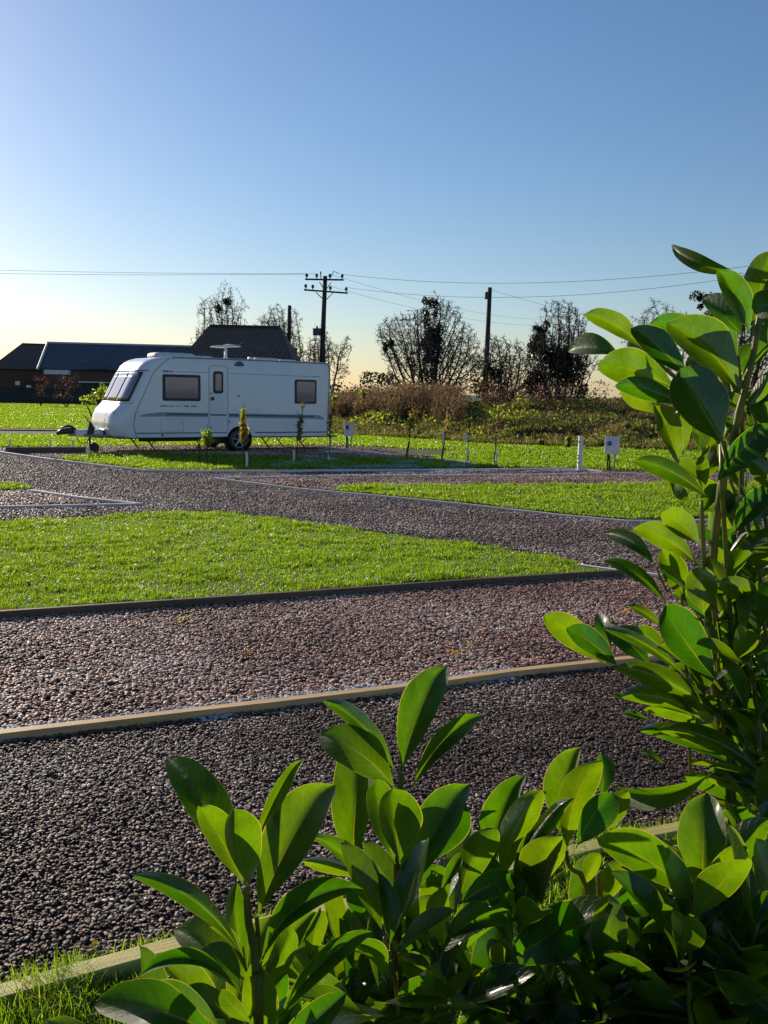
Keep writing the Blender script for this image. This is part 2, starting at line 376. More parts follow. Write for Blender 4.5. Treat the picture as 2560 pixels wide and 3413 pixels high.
# gravel sheets
bed1=GP(E1)+GP(E2)[::-1]
bed2=GP(E2)+GP([(2900,2005),(2560,1958),(2200,1912),(2075,1899)]+E3[::-1][1:])
tag(fill('gravel_path',bed1,.004,M['soil']),kind='structure')
tag(fill('gravel_pitch',bed2,.004,M['soil']),kind='structure')
road=GP(W1+[(2200,1572),(2900,1580)]+[(2900,2004)]+[(2560,1957),(2200,1911)]+LB[::-1])
fill('gravel_road',road,.008,M['roadbed'])
pink=GP(PU+PL[::-1][:-1]); fill('gravel_bay',pink,.012,M['roadbed'])
lbay=GP([(-500,1640),(0,1635),(99,1631),(271,1656),(470,1676),(0,1686),(-500,1697)]); fill('gravel_bay',lbay,.012,M['roadbed'])
pad=GP([(-300,1502),(20,1494),(600,1485),(1100,1486),(1273,1497),(1345,1510),(1460,1521),(1350,1527),(1100,1526),(900,1524),(700,1518),(500,1513),(331,1514),(240,1521),(181,1529),(0,1503)])
fill('gravel_pad',pad,.012,M['roadbed'])
fpath=GP([(-300,1429),(0,1429),(420,1433),(430,1451),(0,1449),(-300,1449)]); fill('path',fpath,.012,M['roadbed'])
# raised lawns
LZ=.035
lawnM=GP(E3,LZ)+GP(LB,LZ)[::-1]; fill('lawn',lawnM,LZ-.004,M['ground'],h=.05)
lawnR=GP([(1105,1631),(1145,1619),(1311,1615),(1651,1614),(2200,1611),(2900,1606),(2900,1706),(2435,1722),(2232,1728),(2085,1728),(1868,1709),(1506,1669),(1200,1641)],LZ)
fill('lawn',lawnR,LZ-.004,M['ground'],h=.05)
lawnL=GP([(-500,1600),(0,1606),(84,1617),(106,1628),(0,1632),(-500,1636)],LZ); fill('lawn',lawnL,LZ-.004,M['ground'],h=.05)
lawnC=GP([(190,1529),(240,1520),(331,1514),(500,1513),(700,1518),(900,1525),(1100,1526),(1350,1527),(1460,1522),(1530,1500),(2900,1495),(2900,1575),(2200,1573),(2009,1567),(1955,1561),(1892,1558),(1598,1561),(935,1565),(651,1566),(488,1564),(347,1548)])
foreg=[(-3,.9)]+[tuple(p) for p in GP(E1)]+[(3.2,1.2)]
# --- grass blades: near lawns dense and fine, far ones sparser and bigger
def keep_outside(P,polys):
    k=np.ones(len(P),bool)
    for q in polys: k&=~inpoly(P,q)
    return P[k]
def clump(P,s,seed=0):
    return np.array([noise.noise(Vector((x*s,y*s,seed))) for x,y in P])
def lawn(name,poly,z,dens,h,wf,hard=0):
    P=scatter(poly,dens); c=clump(P,1.3,3)+.6*clump(P,5,8)
    keep=rs.uniform(0,1,len(P))<np.clip(.88+c*1.0,.6,1); P=P[keep]; c=c[keep]
    o=blades(P,z,h*np.clip(1+1.1*c,.6,2),np.maximum(.0035,wf*P[:,1]),name,M['grass'],lean=1.0)
    return tag(o,kind='stuff')
lawn('grass',lawnM,LZ-.01,lambda Y:min(9000,9000*(8/Y)**1.6),.036,.00085)
lawn('grass',lawnR,LZ-.01,lambda Y:3600*(12/Y)**1.6,.045,.001)
lawn('grass',lawnL,LZ-.01,lambda Y:2600,.05,.001)
lawn('grass',lawnC,.0,lambda Y:1300*(19/Y)**1.5,.055,.0011)
lawn('grass',foreg,.0,lambda Y:16000,.055,.0011)
farpoly=[tuple(p) for p in GP([(-400,1510),(-400,1345),(600,1345)])]+[(60,60),(40,20)]+[tuple(p) for p in GP([(2900,1500),(1530,1500),(1345,1496),(1273,1490),(1100,1484),(20,1490)])]
Pf=scatter(farpoly,lambda Y:520*(24/Y)**1.7); Pf=keep_outside(Pf,[fpath,pad])
tag(blades(Pf,0,.065,.0014*Pf[:,1],'grass',M['grass'],lean=.9),kind='stuff')
Pd=scatter(lawnM,lambda Y:14); Pd=np.column_stack([Pd,rs.uniform(.06,.085,len(Pd))]); tag(leafcards(Pd,.020,'dew_glints',M['boxwhite'],aspect=.9),kind='stuff')  # tiny pale cards standing in for dew glinting on the lawn
fpoly=[tuple(p) for p in GP([(900,1556),(930,1530),(1100,1528),(1350,1530),(1480,1530),(1620,1556),(1500,1561),(935,1564)])]
Pq=scatter(fpoly,lambda Y:900); Pq=Pq[clump(Pq,1.0,14)>-.05]; tag(blades(Pq,.0,.05,.024,'frosted_grass',M['frostgrass'],lean=1.2),kind='stuff')
# --- pebbles: one geometry-nodes object per gravel patch
def pebbles(name,P,z,mat,smin,smax,sub=2):
    n=len(P); V=np.column_stack([P,np.broadcast_to(z,(n,))+rs.uniform(-.004,.010,n)])
    me=bpy.data.meshes.new(name); me.vertices.add(n); me.vertices.foreach_set('co',V.astype(np.float32).ravel()); me.update()
    s=rs.uniform(smin,smax,n); sc3=np.column_stack([s*rs.uniform(.85,1.45,n),s*rs.uniform(.7,1.0,n),s*rs.uniform(.28,.58,n)])
    a=me.attributes.new('sc','FLOAT_VECTOR','POINT'); a.data.foreach_set('vector',sc3.astype(np.float32).ravel())
    r=np.column_stack([rs.uniform(-.32,.32,n),rs.uniform(-.32,.32,n),rs.uniform(0,6.28,n)])
    a=me.attributes.new('ro','FLOAT_VECTOR','POINT'); a.data.foreach_set('vector',r.astype(np.float32).ravel())
    a=me.attributes.new('tn','FLOAT','POINT'); cn=clump(P,1.1,77)+.5*clump(P,4.0,5); a.data.foreach_set('value',np.clip(rs.uniform(0,1,n)*(1+.5*cn)+.16*cn,0,1).astype(np.float32))
    me.materials.append(mat); o=bpy.data.objects.new(name,me); COL.objects.link(o)
    t=bpy.data.node_groups.new('pebbles','GeometryNodeTree')
    t.interface.new_socket('Geometry',in_out='INPUT',socket_type='NodeSocketGeometry'); t.interface.new_socket('Geometry',in_out='OUTPUT',socket_type='NodeSocketGeometry')
    N=t.nodes.new; L=t.links.new
    gi=N('NodeGroupInput'); go=N('NodeGroupOutput'); ico=N('GeometryNodeMeshIcoSphere'); ico.inputs['Radius'].default_value=1; ico.inputs['Subdivisions'].default_value=sub
    sp=N('GeometryNodeSetPosition'); nz=N('ShaderNodeTexNoise'); nz.inputs['Scale'].default_value=1.1; nz.inputs['Detail'].default_value=1.0
    sb=N('ShaderNodeVectorMath'); sb.operation='SUBTRACT'; sb.inputs[1].default_value=(.5,.5,.5); ml=N('ShaderNodeVectorMath'); ml.operation='SCALE'; ml.inputs['Scale'].default_value=.9
    L(nz.outputs['Color'],sb.inputs[0]); L(sb.outputs[0],ml.inputs[0]); L(ico.outputs[0],sp.inputs[0]); L(ml.outputs[0],sp.inputs['Offset'])
    sm=N('GeometryNodeSetShadeSmooth'); L(sp.outputs[0],sm.inputs[0]); st=N('GeometryNodeSetMaterial'); st.inputs['Material'].default_value=mat; L(sm.outputs[0],st.inputs[0])
    ip=N('GeometryNodeInstanceOnPoints'); L(gi.outputs[0],ip.inputs['Points']); L(st.outputs[0],ip.inputs['Instance'])
    for nm,sock in (('sc','Scale'),('ro','Rotation')):
        at=N('GeometryNodeInputNamedAttribute'); at.data_type='FLOAT_VECTOR'; at.inputs[0].default_value=nm; L(at.outputs[0],ip.inputs[sock])
    L(ip.outputs[0],go.inputs[0]); md=o.modifiers.new('pebbles','NODES'); md.node_group=t
    return tag(o,kind='stuff')
P=scatter(bed1,lambda Y:8500,margin=1.12)
# frosted strip in the shade of the middle board
e2=np.array(GP(E2)); d=np.interp(P[:,0],e2[:,0],e2[:,1])-P[:,1]
fr=(d<.06+.20*(clump(P,3,2)+.40))&(rs.uniform(0,1,len(P))<.75)&(P[:,0]>-2.6)&(P[:,0]<.8)
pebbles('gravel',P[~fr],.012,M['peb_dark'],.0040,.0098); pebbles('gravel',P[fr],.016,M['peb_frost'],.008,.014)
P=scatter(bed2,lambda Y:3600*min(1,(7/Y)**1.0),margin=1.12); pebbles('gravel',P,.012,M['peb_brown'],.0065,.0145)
P=scatter(road,lambda Y:1500*(9/max(Y,9))**1.5,margin=1.1); P=keep_outside(P,[pink,lbay,lawnL]); pebbles('gravel',P,.012,M['peb_road'],.012,.022,1)
fb=[tuple(p) for p in GP([(950,1569),(1598,1566),(1892,1563),(1930,1573),(1750,1578),(1472,1580),(1080,1581)])]; P=scatter(fb,lambda Y:900); P=P[clump(P,.9,4)>-.15]; pebbles('gravel',P,.022,M['peb_frost'],.014,.024,1)
for q in (pink,lbay,pad):
    P=scatter(q,lambda Y:900*(14/max(Y,9))**1.3,margin=1.1); pebbles('gravel',keep_outside(P,[lawnR]),.018,M['peb_brown'],.015,.028,1)
# --- timber edging boards
def board(px,wd,top,mat,label,z=.0,seg=None):
    pts=[Vector((*G(x,y,top)[:2],0)) for x,y in px]
    o0=pts[len(pts)//2]; b=MB(); n=len(pts); vs=[]
    for i,p in enumerate(pts):
        a=(pts[min(i+1,n-1)]-pts[max(i-1,0)]).normalized(); nn=Vector((-a.y,a.x,0))
        j=rnd.uniform(-.004,.004)
        for sgn,zz in ((-1,-.08),(1,-.08),(1,top+j),(-1,top+j)): vs.append(p+nn*sgn*wd/2+Vector((0,0,zz)))
    fs=[(i*4+k,i*4+(k+1)%4,i*4+4+(k+1)%4,i*4+4+k) for i in range(n-1) for k in range(4)]+[(3,2,1,0),tuple((n-1)*4+k for k in range(4))]
    b.add(vs,fs); ang=math.atan2((pts[-1]-pts[0]).y,(pts[-1]-pts[0]).x)
    R=Matrix.Rotation(-ang,3,'Z'); b.v=[tuple(R@(Vector(p)-o0)) for p in b.v]
    b.f=[f[::-1] for f in b.f]
    o=b.build('timber_edging',mat,bevel=.004); o.location=o0; o.rotation_euler=(0,0,ang)
    return tag(o,label,'edging board','timber edging boards around the gravel')
board(E1,.065,.055,M['timbergreen'],'mossy timber board between foreground grass and dark gravel')
board(E2,.064,.055,M['timber'],'sunlit brown timber board between pinkish gravel and dark gravel')
board(E3,.045,.07,M['timberdark'],'dark timber board along the near side of the middle lawn')
board(E4,.05,.05,M['timberpale'],'pale board running right from the tip of the middle lawn along the road')
board(W1[3:],.05,.06,M['timberpale'],'long pale board on the far side of the road in front of the saplings')
board(W1[:4],.07,.07,M['timberpale'],'pale board at the left frame edge on the far side of the road')
board(PU,.05,.05,M['timberpale'],'frosted board along the back of the wedge shaped gravel bay')
board(PL,.04,.05,M['timberpale'],'pale board along the front of the wedge shaped bay and right lawn')
board([(99,1631),(271,1656),(470,1676)],.06,.055,M['timberpale'],'short pale board on the slanting back edge of the left gravel bay')
board([(-500,1697),(0,1686),(200,1682),(452,1677)],.05,.05,M['timberpale'],'straight pale board on the front edge of the left gravel bay')
board([(-100,1503),(0,1502),(150,1501.5),(301,1501)],.06,.05,M['timberpale'],'pale board lying on the caravan pad below the low stakes')
board([(18,1490),(150,1490),(286,1490)],.05,.17,M['timberdark'],'raised dark plank held by short stakes left of the jockey wheel')
board([(1084,1503),(1180,1503),(1273,1505)],.05,.05,M['timberpale'],'short pale board at the right end of the caravan pad')
board([(1290,1509),(1345,1515),(1455,1521)],.06,.05,M['timberdark'],'short brown board on the grass behind the thin saplings')
board([(-300,1431),(0,1431),(215,1433)],.06,.06,M['timberdark'],'dark board behind the path left of the caravan hitch')
for x,l in ((34,'short pale stake at the left end of the raised plank'),(168,'short pale stake in the middle of the raised plank'),(243,'short pale stake at the right end of the raised plank')):
    p=G(x,1499); b=MB().box((0,0,.13),(.045,.03,.28)); o=b.build('stake',M['timberpale'],bevel=.004); o.location=p; tag(o,l,'stake','stakes holding the raised plank')
# --- fallen leaves
def fallen(px,py,s,mat,label):
    p=G(px,py); n=9; b=MB(); out=[]
    for k in range(n*2):
        a=PI*k/n; r=s*1.25*(.5 if k%2 else 1)*(1.25 if k in(0,4,14) else .9)
        out.append((math.cos(a)*r,math.sin(a)*r,rnd.uniform(0,.45)*s))
    b.add([(0,0,0)]+out,[(0,1+k,1+(k+1)%(2*n)) for k in range(2*n)])
    o=b.build('fallen_leaf',mat); at_=o.data.attributes.new('tint','FLOAT','POINT'); at_.data.foreach_set('value',[rnd.uniform(.5,1)]*len(o.data.vertices)); o.location=(p[0],p[1],.04); o.rotation_euler=(rnd.uniform(-.3,.5),rnd.uniform(-.3,.3),rnd.uniform(0,6)); tag(o,label,'leaf','leaves fallen on the gravel and grass')
Y_,O_=M['fallenyellow'],M['fallen']
for a in ((8,2062,.05,O_,'orange fallen leaf against the dark board at the left edge'),(826,2199,.032,O_,'orange leaf on pinkish gravel well left of the others'),
 (610,2081,.04,M['limeleaf'],'yellow green leaf clump on pinkish gravel near the dark board'),(1504,2193,.032,O_,'orange leaf on gravel above the middle timber board'),(1520,2196,.022,Y_,'yellow leaf touching the orange one above the middle timber board'),
 (1562,2170,.025,M['limeleaf'],'lime green leaf on gravel right of the orange and yellow pair'),(1357,2066,.028,O_,'orange leaf on gravel behind the middle laurel shoot'),(1604,2112,.025,Y_,'tan leaf on pinkish gravel right of centre'),
 (1913,2150,.03,O_,'brown leaf on gravel beside the left tip of the tall laurel'),(2082,2054,.034,O_,'brown leaf on gravel behind the tall laurel leaves'),(1851,2238,.018,Y_,'small yellow leaf just below the middle timber board'),
 (316,3190,.014,Y_,'pale tan leaf on dark gravel beside the mossy board'),(46,3348,.03,O_,'leftmost brown leaf on the foreground grass'),(123,3366,.028,O_,'middle brown leaf on the foreground grass'),(190,3378,.02,O_,'rightmost small brown leaf on the foreground grass')): fallen(*a)

# ================================================================ caravan
P1=W(480,1400,23.2); P2=W(1100,1400,26.2); _u=(P2-P1)[:2]; ANG=math.atan2(_u[1],_u[0])
CV=thing('caravan','white single axle touring caravan with three front windows parked on gravel','caravan',(P1[0],P1[1],0),ANG)
PROF=[(-.66,.42),(-.76,.47),(-.81,.58),(-.82,.75),(-.80,.92),(-.73,1.08),(-.62,1.20),(-.52,1.30),(-.42,1.49),(-.32,1.69),(-.22,1.89),(-.12,2.08),(-.03,2.24),(.08,2.35),(.22,2.43),(.42,2.48),(.8,2.51),(1.6,2.52),(3,2.525),(4.4,2.522),(5.33,2.515),(5.41,2.49),(5.455,2.44),(5.465,2.36),(5.45,1.4),(5.41,.42)]
FW=[1]*12+[.98,.9,.75,.5,.15]+[0]*20
CR=.38
def inset(wv,r=CR):
    e=min(wv,2.2-wv)
    if e>=r: return 0
    q=(r-e)/r; return r*(1-math.sqrt(max(0,1-q*q)))*.95
ws=[0,.006,.02,.05,.09,.14,.20,.28,.38,.6,.85]; ws=ws+[1.1]+[2.2-x for x in ws[::-1]]
vs=[]; np_=len(PROF)
for wv in ws:
    e=min(wv,2.2-wv); dz=.06*(1-math.sqrt(max(0,1-((.06-e)/.06)**2))) if e<.06 else 0
    for i,(s_,z_) in enumerate(PROF):
        ds=inset(wv)*FW[i]
        if i>19: ds=-inset(wv,.06)
        vs.append((s_+ds,wv,z_-(dz if 10<i<24 else 0)))
b=MB(); fs=[(j*np_+i,j*np_+(i+1)%np_,(j+1)*np_+(i+1)%np_,(j+1)*np_+i) for j in range(len(ws)-1) for i in range(np_)]
fs+=[tuple(range(np_))[::-1],tuple((len(ws)-1)*np_+i for i in range(np_))]
b.add(vs,fs); b.f=[f[::-1] for f in b.f]
# cut the wheel arch out of the near and far side with a boolean
body=b.build('body',M['white'],CV)
cut=MB().tube([(2.66,-.3,.34),(2.66,.30,.34)],.37,32); cut.tube([(2.66,1.9,.34),(2.66,2.5,.34)],.37,32); co=cut.build('cut',M['white'],CV)
bo=body.modifiers.new('a','BOOLEAN'); bo.object=co; bo.operation='DIFFERENCE'; bo.solver='EXACT'
dg=bpy.context.evaluated_depsgraph_get(); me2=bpy.data.meshes.new_from_object(body.evaluated_get(dg)); body.modifiers.clear(); body.data=me2
bpy.data.objects.remove(co)
me2.polygons.foreach_set('use_smooth',[True]*len(me2.polygons)); me2.set_sharp_from_angle(angle=math.radians(28))
def prof_s(z):
    p=PROF[:16]
    for (a,b_),(c,d_) in zip(p[:-1],p[1:]):
        if b_<=z<=d_: return a+(c-a)*(z-b_)/(d_-b_)
    return p[-1][0]
def frontpatch(w0,w1,z0,z1,off,nw=10,nz=6,skew=0):
    b=MB(); vs=[]
    for i in range(nz+1):
        for j in range(nw+1):
            z=z0+(z1-z0)*i/nz; wv=w0+(w1-w0)*j/nw+skew*(i/nz)
            vs.append((prof_s(z)+inset(wv)-off*.9,wv-(off*.6 if wv<.2 else 0),z+off*.45))
    n=nw+1; b.add(vs,[(i*n+j,i*n+j+1,(i+1)*n+j+1,(i+1)*n+j) for i in range(nz) for j in range(nw)])
    return b
def solid(o,t):
    m_=o.modifiers.new('s','SOLIDIFY'); m_.thickness=t; m_.offset=0; return o
for (a,c) in ((.10,.66),(.70,1.50),(1.54,2.10)):
    fr_=frontpatch(a-.025,c+.025,1.335,2.085,.010).build('front_window',M['blackrub'],CV,True); solid(fr_,.012)
    pn=frontpatch(a+.012,c-.012,1.375,2.05,.022).build('pane',M['frontpane'],fr_,True); solid(pn,.008)
o=frontpatch(.02,2.18,2.11,2.14,.012,20,2).build('roof_seam',M['seam'],CV,True); solid(o,.01)
o=frontpatch(.02,2.18,1.285,1.30,.012,20,2).build('front_ledge',M['roofwhite'],CV,True); solid(o,.02)
def rrect(x0,z0,x1,z1,r,n=5):
    pts=[]
    for cx,cz,a0 in ((x1-r,z1-r,0),(x0+r,z1-r,90),(x0+r,z0+r,180),(x1-r,z0+r,270)):
        for k in range(n+1):
            a=math.radians(a0+90*k/n); pts.append((cx+r*math.cos(a),cz+r*math.sin(a)))
    return pts
def sidep(name,poly,h0,h1,mat,parent=CV,bev=0):
    return MB().prism(poly,lambda a,c,h:(a,-h,c),h0,h1).build(name,mat,parent,bevel=bev)
def swin(x0,z0,x1,z1,r,fr=.07):
    f=sidep('window',rrect(x0,z0,x1,z1,r),-.02,.022,M['blackrub'],CV,.006)
    sidep('pane',rrect(x0+fr,z0+fr,x1-fr,z1-fr,r*.6),0,.026,M['blind'],f)
    return f
swin(.50,1.37,1.53,2.05,.05); swin(4.33,1.335,5.02,2.01,.05,.055)
dr=sidep('door',rrect(1.78,.43,2.30,2.30,.09),-.02,.007,M['white'],CV,.003)
# dark gap round the door
def ring(poly,h,r,name,mat,parent,closed=True):
    pts=[(a,-h,c) for a,c in poly]; 
    if closed: pts=pts+[pts[0]]
    return MB().tube(pts,r,5).build(name,mat,parent)
ring(rrect(1.77,.42,2.31,2.31,.1),.004,.006,'door_seal',M['seam'],dr)
dw=sidep('window',rrect(1.89,1.58,2.17,2.17,.07),0,.028,M['blackrub'],dr,.006); sidep('pane',rrect(1.945,1.65,2.115,2.10,.03),0,.031,M['blind'],dw)
MB().tube([(1.865,0,1.44),(1.865,-.03,1.44)],.052,20).build('handle',M['darkplastic'],dr)
MB().tube([(1.83,0,1.585),(1.83,-.02,1.585)],.018,12).build('lock',M['darkplastic'],dr)
# trim: seam of the front cap, stripes, lower rail, awning rail
ring([(.7,2.475),(.46,2.28),(.26,2.07),(.07,1.67),(-.09,1.33),(-.22,1.03),(-.27,.75),(-.20,.42)],.004,.010,'front_cap_seam',M['seam'],CV,False)
sidep('stripe',[(-.13,.97),(.1,1.04),(.49,1.075),(.52,1.075),(1.74,1.06),(1.74,.95),(.5,.96),(-.10,.955)],0,.003,M['stripe2'])
sidep('stripe',[(.60,1.045),(1.74,1.03),(1.74,.99),(.60,1.0)],.003,.006,M['stripe'])
sidep('stripe',[(1.80,1.03),(2.26,1.025),(2.26,.985),(1.80,.99)],.007,.010,M['stripe'])
sidep('stripe',[(2.34,1.055),(4.95,1.02),(5.12,1.01),(5.25,.95),(5.30,.88),(5.15,.90),(2.34,.94)],0,.003,M['stripe2'])
sidep('stripe',[(2.34,1.03),(4.95,.995),(4.95,.955),(2.34,.985)],.003,.006,M['stripe'])
sidep('pinstripe',[(.80,2.135),(1.76,2.13),(1.76,2.118),(.80,2.123)],0,.003,M['seam'])
sidep('pinstripe',[(2.32,2.125),(4.80,2.11),(4.80,2.098),(2.32,2.113)],0,.003,M['seam'])
sidep('lower_rail',[(-.20,.545),(2.28,.545),(2.28,.52),(-.20,.52)],0,.012,M['stripe']); sidep('lower_rail',[(3.12,.545),(5.38,.545),(5.38,.515),(3.12,.515)],0,.012,M['stripe'])
MB().tube([(.75,-.012,2.49),(3,-.012,2.50),(5.3,-.012,2.49),(5.44,-.008,2.42),(5.455,-.008,2.0),(5.40,-.008,.45)],.016,6).build('awning_rail',M['galv'],CV)
b=MB()
for k,x in enumerate(np.linspace(.44,1.42,22)):
    if k in (12,13,17): continue
    hh=rnd.uniform(.022,.05); MB().box((x,-.002,1.235),(rnd.uniform(.018,.038),.006,hh)).build('decal',M['stripe'],CV)
b=MB()
for x in np.linspace(.52,.76,7): MB().box((x,-.002,2.125),(.03,.006,rnd.uniform(.03,.05))).build('decal',M['stripe'],CV)
b=MB()
for x in np.linspace(4.86,5.10,6): MB().box((x,-.002,2.105),(.03,.006,.025)).build('decal',M['seam'],CV)
MB().prism([(.13*math.cos(a),.12*math.sin(a)) for a in np.linspace(0,PI,14)],lambda a,c,h:(2.64+a,-h,2.33+c),-.01,.05).build('awning_light',M['stripe'],CV,bevel=.01)
MB().box((2.62,-.006,1.52),(.04,.03,.04)).build('socket',M['darkplastic'],CV); MB().box((2.34,-.006,.83),(.08,.02,.04)).build('lock',M['seam'],CV)
ring(rrect(.45,.58,1.05,.90,.04),.002,.004,'locker_door',M['seam'],CV)
sidep('side_marker',rrect(.46,.45,.50,.51,.01),0,.02,M['stripe'])
MB().box((5.40,-.01,.80),(.05,.03,.04)).build('side_marker',M['rust'],CV)
# roof fittings
def dome(name,x,y,dx,dy,h,mat=M['roofwhite']):
    b=MB(); vs=[]; 
    for i,(sc_,z) in enumerate(((1,0),(1,.35),(.96,.7),(.86,.95),(.6,1.0))):
        for (a,c) in rrect(-dx/2,-dy/2,dx/2,dy/2,min(dx,dy)*.22): vs.append((x+a*sc_,y+c*sc_,2.505+h*z))
    n=24; b.add(vs,[(i*n+k,i*n+(k+1)%n,(i+1)*n+(k+1)%n,(i+1)*n+k) for i in range(4) for k in range(n)]+[tuple(4*n+k for k in range(n))])
    return b.build(name,mat,CV,True)
dome('skylight',1.10,1.0,1.15,.8,.13); dome('roof_vent',1.95,1.0,.55,.5,.08); dome('roof_vent',3.30,.7,.16,.16,.10); dome('skylight',3.85,1.0,.80,.6,.10); dome('roof_vent',4.55,1.0,.55,.45,.08)
ar=MB().tube([(2.72,1.1,2.5),(2.72,1.1,2.60),(2.72,1.1,2.86)],[.10,.045,.035],12).build('aerial_mast',M['roofwhite'],CV,True)
b=MB(); vs=[]
for i,(r,z) in enumerate(((.02,.05),(.25,.035),(.40,.0),(.38,-.02),(.2,-.03),(.02,-.03))):
    for k in range(28):
        a=2*PI*k/28; q=1+.12*abs(math.cos(2*a)); vs.append((2.72+r*q*math.cos(a),1.1+r*.8*q*math.sin(a),2.885+z+.02*math.cos(a)))
b.add(vs,[(i*28+k,i*28+(k+1)%28,(i+1)*28+(k+1)%28,(i+1)*28+k) for i in range(5) for k in range(28)]); b.build('aerial_disc',M['roofwhite'],ar,True)
MB().tube([(2.95,1.1,2.87),(3.25,1.1,3.02)],[.012,.004],5).build('aerial_rod',M['galv'],ar)
# wheels
def wheel(y,side):
    r=.315; b=MB(); prof=[(.20,-.09),(.29,-.09),(.312,-.07),(r,-.02),(r,.02),(.312,.07),(.29,.09),(.20,.09)]
    vs=[];n=36
    for rr,a in prof:
        for k in range(n): t=2*PI*k/n; vs.append((2.66+rr*math.cos(t),y+a,r+rr*math.sin(t)))
    b.add(vs,[(i*n+k,i*n+(k+1)%n,(i+1)*n+(k+1)%n,(i+1)*n+k) for i in range(len(prof)-1) for k in range(n)])
    t=b.build('wheel',M['blackrub'],CV,True)
    c=MB(); yy=y+side*.075
    n=36;vs=[]
    for rr,a in ((.215,.0),(.215,.012),(.19,.012),(.185,-.05*1)):
        for k in range(n): tt=2*PI*k/n; vs.append((2.66+rr*math.cos(tt),yy+side*a,r+rr*math.sin(tt)))
    c.add(vs,[(i*n+k,i*n+(k+1)%n,(i+1)*n+(k+1)%n,(i+1)*n+k) for i in range(3) for k in range(n)])
    for k in range(5):
        a=2*PI*k/5+.3
        for da in (-.09,.09):
            c.tube([(2.66+.04*math.cos(a),yy,r+.04*math.sin(a)),(2.66+.20*math.cos(a+da),yy+side*.004,r+.20*math.sin(a+da))],[.022,.016],6)
    c.tube([(2.66,yy-side*.02,r),(2.66,yy+side*.015,r)],.045,16)
    c.build('rim',M['alloy'],t)
wheel(.12,-1); wheel(2.08,1)
b=MB().tube([(2.66,.10,.315),(2.66,2.1,.315)],.05,8); b.box((2.6,1.1,.40),(6.4,1.9,.04)); b.box((1.6,.45,.34),(3.2,.05,.10)); b.box((1.6,1.75,.34),(3.2,.05,.10)); b.build('chassis',M['chassis'],CV)
MB().box((2.1,.5,.30),(.5,.4,.16)).build('underfloor_tank',M['darkplastic'],CV,bevel=.02)
b=MB().tube([(2.66,0.01,.34),(2.66,.28,.34)],.366,32,False).tube([(2.66,.27,.34),(2.66,.29,.34)],.36,32); b.build('wheel_arch',M['darkplastic'],CV)
for (x,y,dx) in ((.15,.35,.28),(.15,1.85,.28),(4.55,.35,.34),(4.55,1.85,.34),(3.6,.7,.3)):
    b=MB().tube([(x,y,.40),(x+dx,y,.03)],[.022,.018],6); b.tube([(x+dx*.55,y,.20),(x+dx*1.15,y,.40)],.014,5); b.box((x+dx,y,.02),(.14,.09,.03)); b.build('corner_steady',M['chassis'],CV)
# hitch
b=MB().tube([(-.6,.45,.42),(-1.60,1.08,.46)],.04,4); b.tube([(-.6,1.75,.42),(-1.60,1.12,.46)],.04,4); fr_=b.build('a_frame',M['galv'],CV)
sidep2=MB().prism([(-.78,.36),(-1.48,.42),(-1.50,.58),(-.78,.60)],lambda a,c,h:(a,h,c),.86,1.34).build('hitch_fairing',M['white'],CV,bevel=.03)
b=MB().tube([(-1.42,1.1,.52),(-1.62,1.1,.55),(-1.80,1.1,.53),(-1.92,1.1,.48)],[.075,.085,.075,.04],10); b.tube([(-1.45,1.1,.60),(-1.60,1.1,.68),(-1.86,1.1,.62)],[.03,.035,.02],8); b.build('coupling',M['darkplastic'],CV,True)
b=MB().tube([(-1.12,.95,.10),(-1.14,.95,.78)],.028,10); b.tube([(-1.14,.95,.78),(-1.20,.90,.86),(-1.27,.86,.95)],.014,6); jw=b.build('jockey_post',M['chassis'],CV)
MB().tube([(-1.02,.90,.125),(-1.02,1.0,.125)],.125,20).build('jockey_wheel',M['blackrub'],jw,bevel=.02)
MB().tube([(-1.12,.95,.14),(-1.02,.95,.125)],.02,6).build('jockey_fork',M['chassis'],jw)
MB().prism([(-1.08,.45),(-1.22,.44),(-1.20,.62),(-1.16,.80),(-1.12,.80),(-1.02,.62)],lambda a,c,h:(a,h,c),.80,.95).build('hitch_cover',M['blackrub'],CV,bevel=.03)
MB().tube([(-1.45,1.0,.44),(-1.40,.98,.28),(-1.30,.97,.22),(-1.2,.96,.26),(-1.12,.95,.40)],.01,5).build('breakaway_cable',M['wire'],CV)
b=MB()
for wv in (.55,1.65): MB().tube([(prof_s(.62)-.01,wv-.14,.60),(prof_s(.62)-.06,wv-.1,.60),(prof_s(.62)-.06,wv+.1,.60),(prof_s(.62)-.01,wv+.14,.60)],.02,6).build('grab_handle',M['white'],CV,True)

for wv in (.22,1.98): MB().tube([(prof_s(1.05)+inset(wv)+.02,wv,1.05),(prof_s(1.05)+inset(wv)-.03,wv,1.05)],.035,12).build('marker_lamp',M['roofwhite'],CV)
frontpatch(.7,1.5,.56,1.16,.006).build('front_locker',M['white'],CV,True)
b=MB()
MB().tube([(prof_s(.52)-.0,.75,.42),(prof_s(.52)-.03,.75,.56),(prof_s(.52)-.03,1.05,.60),(prof_s(.52)-.03,1.2,.44)],.03,6).build('step_arch',M['blackrub'],CV)

